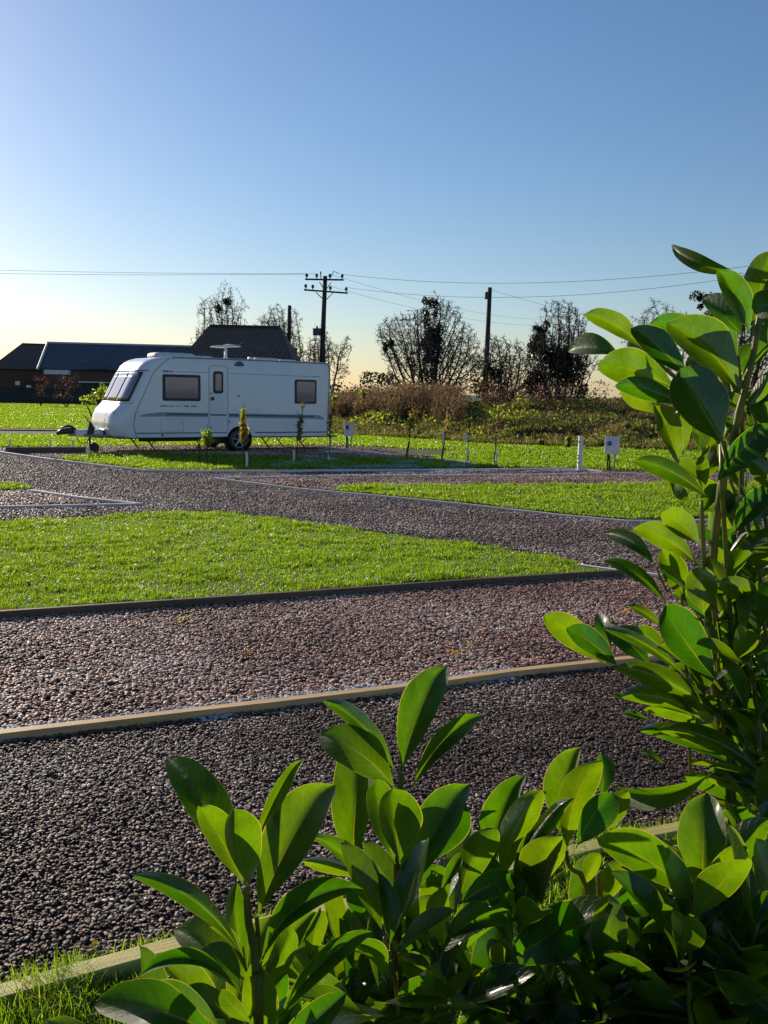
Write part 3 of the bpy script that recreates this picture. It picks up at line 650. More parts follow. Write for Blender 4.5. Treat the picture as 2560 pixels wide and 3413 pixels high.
# ================================================================ hook-up boxes, post
def hookup(px,py,bw,bh,leg,label,blue,bd=.16):
    p=G(px,py); rz=math.atan2(-p[0],p[1])
    t=thing('hookup_box',label,'power box',p,rz,'electric hook-up boxes')
    MB().box((0,0,leg+bh/2),(bw,bd,bh)).build('cabinet',M['boxwhite'],t,bevel=.015)
    MB().box((0,-bd/2+.002,leg+bh-.01),(bw+.02,.03,.03)).build('lid',M['boxwhite'],t,bevel=.004)
    if blue: MB().tube([(-bw*.18,-bd/2+.01,leg+bh*.62),(-bw*.18,-bd/2-.035,leg+bh*.62)],.055,18).build('socket',M['boxblue'],t)
    else: MB().box((-bw*.18,-bd/2-.003,leg+bh*.66),(.08,.02,.12)).build('socket',M['darkplastic'],t,bevel=.005)
    MB().box((bw*.22,0,leg/2),(.035,.035,leg)).build('leg',M['galv'],t); MB().box((-bw*.25,.02,leg/2),(.035,.035,leg)).build('leg',M['chassis'],t)
    MB().tube([(-bw*.12,-.01,0),(-bw*.12,-.02,leg*.5),(-bw*.2,-.02,leg+.02)],.014,6).tube([(-bw*.05,-.01,0),(-bw*.08,-.03,leg*.5),(-bw*.15,-.02,leg+.02)],.011,6).build('cable',M['wire'],t)
hookup(1163,1496,.30,.40,.38,'white hook-up box on two legs just right of the caravan tail',False)
hookup(2036,1570,.33,.41,.39,'white hook-up box with round blue socket right of the white post',True)
p=G(1931,1571); t=thing('post','white square post with dark stains left of the blue socket box','post',p,.1)
MB().box((0,0,.395),(.10,.085,.79)).build('shaft',M['post'],t,bevel=.01); MB().box((0,0,.797),(.115,.10,.02)).build('cap',M['post'],t,bevel=.004)
for z in (.68,.36,.30,.2): MB().box((-.052,-.052,z),(.035,.012,.035 if z>.5 else .03)).build('bracket',M['chassis'],t)
# ================================================================ poles and wires
def px_line(p0,p1,n): return [(p0[0]+(p1[0]-p0[0])*i/n,p0[1]+(p1[1]-p0[1])*i/n) for i in range(n+1)]
def pole(base,top,Y,r,label,name='utility_pole'):
    B=Vector(W(*base,Y)); T=Vector(W(*top,Y)); d=(T-B); B=B-d*(B.z/d.z)
    t=thing(name,label,'utility pole',B); T=T-B
    MB().tube([(0,0,-.3),tuple(T*.5),tuple(T)],[r*1.25,r*1.1,r*.9],14).build('shaft',M['polewood'],t,True)
    return t,B,T
t1,B1,T1=pole((1073,1200),(1084,920),58,.15,'tall pole with two insulator cross arms behind the caravan tail')
def arm(px0,px1,Y,ins,par,B):
    a=Vector(W(*px0,Y))-B; c=Vector(W(*px1,Y))-B; b=MB(); d=(c-a).normalized()
    up=Vector((0,0,1)); sd=d.cross(up).normalized(); up=sd.cross(d)
    R=Matrix((d,sd,up)).transposed(); b.box((a+c)/2-Vector((0,.18,0)),((c-a).length,.08,.10),mat=R); ob=b.build('cross_arm',M['polewood'],par)
    out=[]
    for f in ins:
        q=a.lerp(c,f)-Vector((0,.18,0)); MB().tube([q,q+Vector((0,0,.12)),q+Vector((0,0,.20)),q+Vector((0,0,.30)),q+Vector((0,0,.36))],[.02,.03,.10,.09,.04],10).build('insulator',M['ceramic'],ob); out.append(q+Vector((0,0,.34))+B)
    return out
i1=arm((1018,932),(1146,934),58,(.04,.3,.64,.96),t1,B1); i2=arm((1014,967),(1160,978),58,(.04,.2,.6,.96),t1,B1)
for (x0,y0,x1,y1) in ((1065,940,1079,962),(1104,940,1089,962),(1053,974,1078,998),(1110,976,1088,998)):
    MB().tube([Vector(W(x0,y0,57.8))-B1,Vector(W(x1,y1,57.8))-B1],.03,5).build('brace',M['galv'],t1)
MB().tube([Vector(W(1098,932,57.8))-B1,Vector(W(1113,904,57.8))-B1,Vector(W(1130,912,57.8))-B1],.025,5).build('jumper_wire',M['wire'],t1)
MB().tube([Vector(W(1070,930,57.8))-B1,Vector(W(1069,905,57.8))-B1],[.03,.05],6).build('insulator',M['ceramic'],t1)
q=Vector(W(1057,1106,57.7))-B1; MB().box(q,(.5,.4,.42)).tube([q+Vector((0,0,.2)),q+Vector((0,0,.36))],.06,8).build('transformer',M['darkplastic'],t1,bevel=.03)
t2,B2,T2=pole((963,1160),(965,1018),62,.13,'short plain pole standing behind the dark hipped roof')
t3,B3,T3=pole((1619,1260),(1633,958),55,.14,'leaning plain pole rising between the two ivy covered trees')
q=Vector(W(1622,985,54.8))-B3; MB().box(q,(.22,.25,.42)).build('junction_box',M['darkplastic'],t3,bevel=.03)
def wire(p,q,sag,label,r=.008):
    p,q=Vector(p),Vector(q); pts=[]
    for i in range(25):
        f=i/24; z=p.lerp(q,f)-Vector((0,0,4*sag*f*(1-f))); pts.append(z)
    o=MB().tube(pts,r,4).build('overhead_wire',M['wire'],org=p); o.location=p; tag(o,label,'wire','overhead wires strung from the poles')
for k,(s_,e,l) in enumerate(((i1[0],W(-260,893,62),'upper wire of the pair running left from the tall pole'),(i1[1],W(-260,906,63),'lower wire of the pair running left from the tall pole'),
    (i1[3],W(2900,828,40),'top wire rising right from the tall pole past the leaning pole'),(i2[3],W(2900,842,42),'second wire rising right just below the top one'))):
    wire(s_,e,(.10,.12,.95,1.2)[k],l,.009)
wire(i1[2],W(1900,1062,120),1.0,'faint wire falling right from the tall pole top arm')
wire(i2[2],W(1900,1080,120),1.0,'faint wire falling right from the tall pole lower arm')
wire(B3+T3*.985,W(2900,1140,70),1.2,'thin wire falling right from the top of the leaning pole',.007)
# ================================================================ buildings
def quadsheet(name,pts,mat,par,B,uvs,th=.08):
    """thick sheet through 4 world points, brick-textured by uv in metres"""
    pts=[Vector(p)-Vector(B) for p in pts]; n=(pts[1]-pts[0]).cross(pts[3]-pts[0]).normalized()
    b=MB(); b.add([tuple(p) for p in pts]+[tuple(p-n*th) for p in pts],[(0,1,2,3),(7,6,5,4),(0,4,5,1),(1,5,6,2),(2,6,7,3),(3,7,4,0)])
    o=b.build(name,mat,par); uv=o.data.uv_layers.new(name='UVMap')
    for l in o.data.loops: uv.data[l.index].uv=uvs[l.vertex_index%4]
    return o
def roofed(name,label,cat,ends,half,eave,ridge,roofm,wallm,hip=(0,0),over=.3):
    """long building: ends=(A,B) ridge-line ends on the ground, half width, eave/ridge heights"""
    A=Vector((*ends[0],0)); Bq=Vector((*ends[1],0)); d=(Bq-A).normalized(); n=Vector((d.y,-d.x,0)); L=(Bq-A).length
    if n.y>0: n=-n
    t=thing(name,label,cat,A); up=Vector((0,0,1))
    for sg,nm in ((1,'roof'),(-1,'roof')):
        e0=A+n*sg*(half+over)+up*(eave-.1)-d*over*(1 if hip[0]==0 else 1); e1=Bq+n*sg*(half+over)+up*(eave-.1)+d*over
        r1=Bq+up*ridge+d*(over if hip[1]==0 else -hip[1]); r0=A+up*ridge+d*(-over if hip[0]==0 else hip[0])
        pts=[e0,e1,r1,r0] if sg==1 else [e1,e0,r0,r1]
        sl=math.hypot(half,ridge-eave); quadsheet('roof',pts,roofm,t,A,[(0,0),(L,0),(L,sl),(0,sl)],.12)
    for k,(P0,s_) in enumerate(((A,-1),(Bq,1))):
        if hip[k]>0:
            a=P0+n*(half+over)+up*(eave-.1)+d*s_*over; c=P0-n*(half+over)+up*(eave-.1)+d*s_*over; r=P0+up*ridge-d*s_*hip[k]
            b=MB(); b.add([a-A,c-A,r-A],[(0,1,2) if s_==-1 else (1,0,2)]); o=b.build('roof_hip',roofm,t); solid(o,.1)
            uv=o.data.uv_layers.new(name='UVMap')
            for l in o.data.loops: uv.data[l.index].uv=((0,0),(half*2,0),(half,3))[l.vertex_index]
        else:
            b=MB(); b.add([P0+n*half-A,P0-n*half-A,P0-n*half+up*eave-A,P0+up*(ridge-.12)-A,P0+n*half+up*eave-A],[(0,1,2,3,4)])
            o=b.build('gable_wall',wallm,t); uv=o.data.uv_layers.new(name='UVMap')
            for l in o.data.loops:
                v=o.data.vertices[l.vertex_index].co; uv.data[l.index].uv=(v.x*n.x+v.y*n.y,v.z)
    quadsheet('wall',[A+n*half,Bq+n*half,Bq+n*half+up*eave,A+n*half+up*eave],wallm,t,A,[(0,0),(L,0),(L,eave),(0,eave)],.25)
    quadsheet('wall',[Bq-n*half,A-n*half,A-n*half+up*eave,Bq-n*half+up*eave],wallm,t,A,[(0,0),(L,0),(L,eave),(0,eave)],.25)
    MB().tube([A+up*(ridge+.02)+d*(hip[0] or -over)-A,Bq+up*(ridge+.02)-d*(hip[1] or -over)-A],.12,6).build('ridge_tiles',M['roofwhite'] if roofm==M['slate'] else M['tile'],t)
    return t,A,Bq,d,n
ra=W(170,1145,95); rb=np.array([ra[0]+25,ra[1]+3.0,0])
bt,A,Bq,dd,nn=roofed('barn','long low brick barn with blue grey slate roof left of the caravan','barn',((ra[0],ra[1]),(rb[0],rb[1])),4.0,3.45,6.1,M['slate'],M['brick'])
up=Vector((0,0,1))
v0=up*6.15-dd*.32; v1=nn*4.35+up*3.32-dd*.32
MB().tube([v0,v1],.13,5).build('verge',M['roofwhite'],bt)
quadsheet('roof_patch',[A+dd*4.6+nn*4.5+up*3.40,A+dd*6.4+nn*4.5+up*3.40,A+dd*6.4+nn*3.9+up*3.85,A+dd*4.6+nn*3.9+up*3.85],M['slate'],bt,A,[(0,0),(1,0),(1,1),(0,1)],.06)
for a0,w_ in ((6,1.4),(11,1.0),(14,1.2)):
    o=quadsheet('window',[A+dd*a0+nn*4.03+up*1.2,A+dd*(a0+w_)+nn*4.03+up*1.2,A+dd*(a0+w_)+nn*4.03+up*2.3,A+dd*a0+nn*4.03+up*2.3],M['blacktimber'],bt,A,[(0,0)]*4,.05)
la=W(30,1147,100); lb=W(172,1145,103)
lt,LA,LBq,ld,ln=roofed('outbuilding','dark brown tiled outbuilding at the left edge beside the slate barn','outbuilding',((la[0]-2.2,la[1]+2),(lb[0]+4,lb[1]+2)),4.2,3.5,6.25,M['tile'],M['brick'],hip=(2.6,0))
for k,(a0,z0,w_,h_) in enumerate(((3.6,.0,1.1,2.1),(.6,1.0,.8,1.1))):
    o=quadsheet('door' if k==0 else 'window',[LA+ld*a0+ln*4.04+up*z0,LA+ld*(a0+w_)+ln*4.04+up*z0,LA+ld*(a0+w_)+ln*4.04+up*(z0+h_),LA+ld*a0+ln*4.04+up*(z0+h_)],M['blacktimber'] if k==0 else M['galv'],lt,LA,[(0,0)]*4,.05)
# hipped house behind the caravan
def hz(x,y,Y): return W(x,y,Y)
ha=W(600,1200,55); hb=W(992,1200,55)
roofed('house','dark hipped roof house rising behind the caravan roof','house',((ha[0]+.35,57.5),(hb[0]-.35,57.5)),3.2,3.3,5.58,M['tile'],M['brick'],hip=(.95,1.0),over=.25)
# things in front of the barns
def upright(name,px0,py0,px1,py1,Y,th,mat,label,cat,legs=True,group=None):
    a=W(px0,py1,Y); c=W(px1,py0,Y); x=(a[0]+c[0])/2; wd=c[0]-a[0]; z0,z1=a[2],c[2]
    t=thing(name,label,cat,(x,Y,0),0,group)
    MB().box((0,0,(z0+z1)/2),(wd,th,z1-z0)).build('panel',mat,t,bevel=.01)
    if legs:
        for s_ in (-1,1): MB().box((s_*wd*.35,th,z0/2+.05),(.07,.07,z0+.1)).build('leg',M['blacktimber'],t)
    return t
upright('notice_board',51,1271,66,1283,90,.05,M['post'],'higher white notice board in front of the dark outbuilding','notice board',group='white notice boards')
upright('notice_board',88,1284,103,1301,90,.05,M['post'],'lower white notice board nearer the slate barn','notice board',group='white notice boards')
upright('cabinet',-2,1290,14,1306,88,.5,M['post'],'pale cabinet with dark opening at the left edge below the outbuilding','cabinet')
upright('awning',152,1234,230,1247,88,.8,M['post'],'rolled white awning under the slate roof edge of the barn','awning')
t=upright('garden_shed',286,1277,350,1340,62,1.8,M['blacktimber'],'dark shed with pale flat roof just left of the caravan nose','shed',legs=False)
c=W(317,1274,62); MB().box((c[0]-t.location.x,0,c[2]),(1.55,2.1,.08)).build('roof',M['roofwhite'],t)
a=W(-30,1330,85); c=W(330,1338,85)
t=thing('boundary_wall','low dark wall along the far edge of the lawn before the barns','wall',(a[0],85,0))
MB().box(((c[0]-a[0])/2,0,.7),((c[0]-a[0]),.25,1.4)).build('wall',M['blacktimber'],t); MB().box(((c[0]-a[0])/2,0,1.43),((c[0]-a[0])+.1,.35,.07)).build('coping',M['soil'],t)
# ================================================================ trees
def colonize(top,half,low,seed,n=900,stems=4,shape=1.0):
    """branches grown towards points spread through the crown (space colonisation)"""
    R=np.random.RandomState(seed); step=top/58
    n=int(n*2.1); A=R.normal(size=(n*3,3)); A/=np.linalg.norm(A,axis=1)[:,None]; A*=(R.uniform(0,1,len(A))**.42)[:,None]
    lob=np.array([noise.noise(Vector((a[0]*1.7,a[1]*1.7,a[2]*1.7+seed))) for a in A]); A=A[(np.linalg.norm(A,axis=1)<.80+.55*lob)][:n]
    cz=(top+low)/2; A=A*np.array([half*1.08,half*.85,(top-low)/2*1.06])+np.array([0,0,cz])
    A=A[A[:,2]>.15]
    P=[]; par=[]
    for k in range(stems):
        a=2*PI*k/stems+R.uniform(-.4,.4); q=np.array([math.cos(a)*.07,math.sin(a)*.07,-.15]); P.append(q); par.append(-1)
        d=np.array([math.cos(a)*half/top*.9,math.sin(a)*half/top*.9,1.0]); d/=np.linalg.norm(d)
        m_=int(max(low*.9,.10*top)/step)+2
        for i in range(m_):
            d=d+R.normal(size=3)*.12; d/=np.linalg.norm(d); q=q+d*step; P.append(q); par.append(len(P)-2)
    P=[np.array(p) for p in P]; NP=np.array(P); D=np.linalg.norm(A[:,None]-NP[None],axis=2); near=D.argmin(1); nd=D.min(1); alive=np.ones(len(A),bool)
    for it in range(130):
        act=alive&(nd<top*.9)
        if not act.any(): break
        acc={}
        for a in np.nonzero(act)[0]:
            k=near[a]; v=A[a]-P[k]; acc[k]=acc.get(k,0)+v/(np.linalg.norm(v)+1e-9)
        new=[]
        for k,v in acc.items():
            v=v+R.normal(size=3)*.55; l=np.linalg.norm(v)
            if l<1e-6: continue
            new.append(len(P)); P.append(P[k]+v/l*step*R.uniform(.8,1.1)); par.append(k)
        if len(P)>14000: break
        Q=np.array(P[new[0]:]); ia=np.nonzero(alive)[0]; D=np.linalg.norm(A[ia][:,None]-Q[None],axis=2); mi=D.argmin(1); md=D[np.arange(len(ia)),mi]
        b_=md<nd[ia]; near[ia[b_]]=new[0]+mi[b_]; nd[ia[b_]]=md[b_]; alive&=nd>step*1.5
    P=np.array(P); par=np.array(par); m=len(P); w_=np.zeros(m); kids=np.zeros(m,int)
    for i in range(m-1,-1,-1):
        if w_[i]==0: w_[i]=1
        if par[i]>=0: w_[par[i]]+=w_[i]; kids[par[i]]+=1
    r=np.minimum(.0075*w_**.45,.19)*1.1
    # fine twigs all over the outer wood
    E0=[];E1=[];R0=[];R1=[]; outer=np.nonzero((w_<30)&(par>=0))[0]
    for i in outer:
        d=P[i]-P[par[i]]; d/=np.linalg.norm(d)+1e-9
        for _ in range(3 if kids[i]==0 else 1):
            v=d*.6+R.normal(size=3)*.75; v/=np.linalg.norm(v); q=P[i]; rr=.0135
            for s_ in range(3):
                q2=q+v*step*R.uniform(.45,.8); E0.append(q);E1.append(q2);R0.append(rr);R1.append(rr*.75); rr*=.75; q=q2; v=v+R.normal(size=3)*.5+np.array([0,0,.12]); v/=np.linalg.norm(v)
    return P,par,r,(np.array(E0),np.array(E1),np.array(R0),np.array(R1))
def rods(E0,E1,R0,R1,ns):
    d=E1-E0; d/=np.linalg.norm(d,axis=1)[:,None]+1e-9; h=np.where(np.abs(d[:,2:3])<.9,np.array([[0,0,1.]]),np.array([[1.,0,0]]))
    a=np.cross(d,h); a/=np.linalg.norm(a,axis=1)[:,None]; b_=np.cross(d,a); V=[]
    for E_,r_ in ((E0,R0),(E1,R1)):
        for k in range(ns):
            t_=2*PI*k/ns; V.append(E_+(a*math.cos(t_)+b_*math.sin(t_))*r_[:,None])
    V=np.stack(V,1).reshape(-1,3); i=np.arange(len(E0))[:,None]*2*ns
    F_=np.concatenate([i+np.array([[k,(k+1)%ns,ns+(k+1)%ns,ns+k]]) for k in range(ns)]); return V,F_
def tree(name,px,Y,topy,wpx,seed,label,ivy=(),n=900,stems=4,low=.22,leaf=None,cat='tree',mat='twig',group='bare trees along the hedge line'):
    c=W(px,1300,Y); top=W(px,topy,Y)[2]; half=wpx/2/F*Y
    t=thing(name,label,cat,(c[0],Y,0),0,group)
    P,par,r,(a0,a1,q0,q1)=colonize(top,half,top*low,seed,n,stems)
    k=np.nonzero(par>=0)[0]; big=k[r[k]>.028]; sm=k[r[k]<=.028]
    V,F_=rods(P[par[big]],P[big],r[par[big]],r[big],6); npmesh('trunk',V,F_,M['bark'],t,smooth=True)
    V,F_=rods(P[par[sm]],P[sm],np.minimum(r[par[sm]],.028),r[sm],4); V2,F2=rods(a0,a1,q0,q1,3)
    npmesh('crown',np.concatenate([V,V2]),np.concatenate([F_,F2+len(V)]),M[mat],t)
    tips=a1; sx=sy=sz=1
    for n_,(ix,iy,iw,ih) in enumerate(ivy):
        q=W(ix,iy,Y); r=(iw/2/F*Y,iw/2/F*Y,ih/2/F*Y)
        n=int(1800*r[0]*r[2]); n=max(300,min(n,12000)); ctr=np.array([q[0]-c[0],-.2,q[2]])
        # clumped: several sub-blobs
        subs=[]; k=max(4,int(5+r[2]*5)); rr_=random.Random(seed*9+n_)
        for j in range(k):
            o_=np.array([rr_.uniform(-.7,.7)*r[0],rr_.uniform(-.5,.5)*r[1],rr_.uniform(-.8,.8)*r[2]]); s_=rr_.uniform(.22,.5)*max(min(r[0],r[2]),.2)*1.25
            subs.append(blob_pts(n//k,ctr+o_,(s_,s_,s_*1.2),.45))
        P=np.concatenate(subs); P=P[P[:,2]>-.2]
        leafcards(P,.15,'ivy',M['ivy'],t)
    if leaf:
        tp=np.array(tips); tp=tp[(tp[:,2]>leaf[4])&(rs.uniform(0,1,len(tp))<.3)]; tp=np.repeat(tp,leaf[1],0)+rs.normal(size=(len(tp)*leaf[1],3))*leaf[2]
        leafcards(tp,leaf[3],'leaves',M[leaf[0]],t)
    return t
tree('bare_tree',738,64,945,195,3,'leafless rounded tree behind the left end of the hipped roof',ivy=[(745,1025,60,50)],n=1500,low=.3)
tree('bare_tree',935,63,998,215,5,'leafless tree behind the right side of the hipped roof near the short pole',n=1300,low=.25)
tree('bare_tree',1085,61,1080,180,8,'low leafless tree beside the tall pole behind the caravan tail',n=800,low=.25)
tree('hawthorn_tree',1430,46,968,360,12,'spreading hawthorn with dark ivy clump on its top left of the leaning pole',ivy=[(1432,1025,56,70),(1440,1110,70,110),(1430,1190,80,150),(1290,1155,60,40)],n=2900,stems=8,low=.10)
tree('bare_tree',1675,50,1100,220,17,'thin leafless tree directly right of the leaning pole',n=1100,low=.15)
tree('hawthorn_tree',1862,46,1005,290,21,'hawthorn smothered in dark ivy nearest the tall laurel',ivy=[(1800,1090,60,110),(1830,1200,150,170),(1905,1250,130,150),(1790,1290,110,110)],n=2300,stems=7,low=.10)
tree('bare_tree',2180,52,985,220,25,'sparse leafless treetop just left of the tall laurel tip',n=600,low=.3)
tree('bare_tree',2470,44,840,380,31,'tall tree with few rusty leaves behind the top of the laurel',ivy=[(2340,1000,80,60),(2370,1080,100,70)],n=2400,low=.2,leaf=('redleaf',1,.12,.09,6))
tree('bare_tree',2750,46,980,300,33,'tree at the right frame edge hidden behind the laurel',n=1100,low=.15)
def bush(name,blobs,Y,mat,size,dens,label,cat='bush',group=None,stem=True,z0=0,asp=.6,stemh=.5):
    """blobs: (px,py,wpx,hpx)"""
    c=W(blobs[0][0],1300,Y); t=thing(name,label,cat,(c[0],Y,z0),0,group); out=[]
    for (x,y,wp,hp) in blobs:
        q=W(x,y,Y); r=(wp/2/F*Y,wp/2/F*Y,hp/2/F*Y); k=max(5,int(4+wp*hp/900)); rr_=random.Random(int(x*7+y))
        for j in range(k):
            o_=np.array([rr_.uniform(-.65,.65)*r[0],rr_.uniform(-.6,.6)*r[1],rr_.uniform(-.65,.65)*r[2]]); s_=rr_.uniform(.35,.6)
            out.append(blob_pts(max(20,int(dens*r[0]*r[2]/k/size**2)),np.array([q[0]-c[0],0,q[2]-z0])+o_,(r[0]*s_,r[1]*s_,r[2]*s_),.5))
    P=np.concatenate(out); P=P[P[:,2]>.02]; leafcards(P,size,'foliage',M[mat],t,aspect=asp)
    if stem:
        b=MB(); R=random.Random(3)
        for j in range(7):
            p=P[R.randrange(len(P))]; b.tube([(R.uniform(-.1,.1),R.uniform(-.1,.1),-.1),(p[0]*.5,p[1]*.5,p[2]*.55),tuple(p)],[.03,.02,.008],5,False)
        b.build('stem',M['bark'],t)
    return t
bush('ivy_bush',[(1640,1230,110,90),(1600,1290,120,90),(1670,1300,90,100)],47,'ivy',.16,16,'dark ivy mound around the foot of the leaning pole')
bush('hedge',[(1130,1320,120,110),(1220,1318,120,110),(1310,1312,120,110),(1390,1305,100,100),(1490,1310,120,90)],50,'bramble',.16,12,'dark brown hedge running right from the caravan tail','hedge')
bush('hedge',[(1240,1255,95,60),(1300,1262,80,45)],54,'bramble',.2,14,'rounded dark bush top above the hedge right of the caravan')
bush('hedge',[(1700,1335,200,60),(1900,1340,200,55),(2050,1340,160,45),(2200,1335,200,60),(2400,1330,250,90),(2600,1330,250,120)],49,'bramble',.18,8,'low dark hedge along the bank behind the ivy covered trees','hedge')
bush('bush',[(2085,1290,60,40)],110,'bramble',.4,10,'small hazy far off bush seen left of the laurel','bush')
bush('bush',[(2180,1290,120,50)],110,'bramble',.4,10,'wider hazy far off bush partly behind the laurel','bush')
bush('shrub',[(325,1310,60,40),(300,1335,70,45),(345,1290,30,40)],34,'limeleaf',.11,9,'yellow green leafy shrub behind the caravan nose')
bush('bare_shrub',[(225,1275,80,60),(210,1310,70,60)],72,'redleaf',.12,3,'brown nearly bare shrub before the slate barn')
bush('bare_shrub',[(135,1270,50,50),(140,1305,60,50)],74,'redleaf',.12,3,'smaller brown shrub between white boards and the slate barn')
# ================================================================ bank with rough growth
BX=[-9,-1.8,1.2,3.6,6.5,9.7,16,60]; BY=[46,36.0,33.6,31.2,30.4,29.8,29.5,29]
def bankz(x,y):
    t=(y-np.interp(x,BX,BY)); s_=np.clip(t/8.5,0,1); s_=s_*s_*(3-2*s_); f=1-np.clip((t-20)/8,0,1)
    amp=np.interp(x,[-9,-4,-1,2,60],[0,.5,1.0,1.2,1.25])
    return s_*f*amp
def bankn(x,y):
    n_=noise.fractal(Vector((x*.45,y*.45,1.7)),.8,2.1,4); t=y-np.interp(x,BX,BY)
    return float(bankz(x,y))+ (.22*n_*min(1,max(0,t/1.5)) if t>0 else 0)
nx,ny=230,90; X=np.linspace(-8,34,nx); Tt=np.concatenate([np.linspace(-.6,10,62),np.linspace(10.6,30,28)])
V=[];
for t_ in Tt:
    for x in X:
        y=np.interp(x,BX,BY)+t_; V.append((x,y,bankn(x,y)-.03))
Fc=[(j*nx+i,j*nx+i+1,(j+1)*nx+i+1,(j+1)*nx+i) for j in range(ny-1) for i in range(nx-1)]
tag(npmesh('bank',V,Fc,M['bank'],smooth=True),kind='structure')
def onbank(n,t0,t1,x0=-7.5,x1=24,pw=1):
    x=rs.uniform(x0,x1,n); t=t0+(t1-t0)*rs.uniform(0,1,n)**pw; y=np.interp(x,BX,BY)+t
    k=np.abs(x)<y*.427*1.2+1; x,y=x[k],y[k]; return x,y,np.array([bankn(a,c) for a,c in zip(x,y)])
def thick(x,y,s,seed,lo):
    c=np.array([noise.noise(Vector((a*s,b_*s*1.6,seed))) for a,b_ in zip(x,y)]); return c>lo
def veg(name,n,t0,t1,size,mat,hz_,seed,lo,x0=-7.5,x1=24,s=.8):
    x,y,z=onbank(n,t0,t1,x0,x1); k=thick(x,y,s,seed,lo); x,y,z=x[k],y[k],z[k]
    o=leafcards(np.column_stack([x,y,z+rs.uniform(0,1,len(z))**1.5*hz_]),size,name,M[mat],aspect=.7); return tag(o,kind='stuff')
veg('undergrowth',30000,.0,10,.12,'bramble',.36,5,.02)
veg('undergrowth',40000,-.2,9,.11,'weed',.30,9,.05)
x,y,z=onbank(150000,-.3,10,-4,24); k=thick(x,y,.9,61,-.22); x,y,z=x[k],y[k],z[k]
tag(blades(np.column_stack([x,y]),z,.17,.03,'rough_grass',M['roughgrass'],lean=1.2),kind='stuff')
veg('undergrowth',5000,1.0,7,.12,'limeleaf',.5,14,.22,1.5,6)
veg('undergrowth',7000,.5,8,.13,'limeleaf',.6,19,.22,-3.5,1.0)
veg('undergrowth',1500,7,13,.12,'redleaf',.9,23,.1,2,14)
x,y,z=onbank(60000,-.1,12); k=thick(x,y,.7,31,-.08); x,y,z=x[k],y[k],z[k]
tag(blades(np.column_stack([x,y]),z,.24,.022,'dry_grass',M['drygrass'],lean=.9),kind='stuff')
# tall tan dead stems (teasels and docks) in front of the hedge
x,y,z=onbank(2000,3.5,10,-3.0,3.2); k=thick(x,y,.5,40,-.05)|(rs.uniform(0,1,len(x))<.15); x,y,z=x[k],y[k],z[k]
tag(blades(np.column_stack([x,y]),z,.85,.03,'dead_stems',M['deadstem'],lean=.5),kind='stuff')
pl=[]
for a,b_,c_ in list(zip(x,y,z))[:900]:
    m_=26; h_=rs.uniform(.3,.9); P=np.column_stack([rs.normal(a,.07,m_),rs.normal(b_,.07,m_),c_+h_+rs.uniform(-.35,.15,m_)]); pl.append(P)
tag(leafcards(np.concatenate(pl),.10,'seed_heads',M['deadstem'],aspect=.35),kind='stuff')
x,y,z=onbank(130,6,10,3.0,9); pl=[np.column_stack([rs.normal(a,.12,30),rs.normal(b_,.12,30),c_+rs.uniform(.0,1.0)+rs.uniform(-.3,.3,30)]) for a,b_,c_ in zip(x,y,z)]
tag(leafcards(np.concatenate(pl),.11,'rusty_growth',M['redleaf'],aspect=.4),kind='stuff')
bush('leafy_plant',[(1900,1480,34,50),(1895,1465,20,24)],29.5,'limeleaf',.09,9,'bright green leafy plant just left of the white post','plant',z0=0)
bush('leafy_plant',[(1805,1470,24,18)],30.5,'limeleaf',.08,8,'small bright green plant on the bank further left of the post','plant')
bush('leafy_plant',[(1205,1315,34,50),(1195,1350,44,36)],41,'limeleaf',.13,8,'tall lime green plant standing up on the bank by the caravan tail','plant')
bush('leafy_plant',[(1115,1325,26,26),(1120,1350,30,20)],41,'limeleaf',.12,8,'lime green plant on the bank touching the caravan tail','plant')
# ================================================================ saplings
def sapling(px,py,topy,lean,leaves,guard,label,stake=None,gl=.055,cat='sapling'):
    """leaves: list of (mat, py_center, wpx, hpx, n)"""
    p=G(px,py); Y=p[1]; t=thing('sapling',label,cat,p,0,'young saplings on the grass behind the road'); k=Y/F
    H=(py-topy)*k
    R=random.Random(px); pts=[(0,0,-.05)]
    for i in range(1,7): pts.append((lean*k*i/6+R.uniform(-.02,.02),R.uniform(-.02,.02),H*i/6))
    b=MB().tube(pts,[.014,.013,.012,.010,.008,.006,.004],6)
    for i in range(14):
        z=H*R.uniform(.35,.95); f=z/H; q=(lean*k*f,0,z); b.tube([q,(q[0]+R.uniform(-.12,.12),R.uniform(-.1,.1),z+R.uniform(.08,.22))],[.005,.003],3)
    b.build('stem',M['bark'],t)
    P=[];
    for (m_,ly,wp,hp,n) in leaves:
        z=(py-ly)*k; cx=lean*k*z/H; C=np.column_stack([rs.normal(cx,wp*k/3.6,n),rs.normal(0,wp*k/3.6,n),z+rs.uniform(-.5,.5,n)*hp*k]); leafcards(C,gl*1.7,'foliage',M[m_],t,aspect=.5)
    if guard:
        gx,gy0,gy1,gw=guard; g0=(gx-px)*k; MB().tube([(g0,0,(py-gy1)*k),(g0+.01,0,(py-gy0)*k*.5),(g0+.0,0,(py-gy0)*k)],[gw*k/2,gw*k/2*.95,gw*k/2],10).build('tree_guard',M['timberpale'],t)
    if stake:
        sx0,sy0,sx1,sy1,sw,mt=stake; MB().tube([((sx0-px)*k,.03,(py-sy0)*k-.03),((sx1-px)*k,.03,(py-sy1)*k)],sw*k/2,6).build('stake',M[mt],t)
    return t
sapling(688,1548,1430,6,[('limeleaf',1455,30,44,150),('autumn',1478,22,20,60)],None,'bushy yellow green sapling in front of the caravan left of its wheel')
sapling(668,1540,1470,-6,[('weed',1500,16,60,50)],None,'small thin green sapling left of the bushy one')
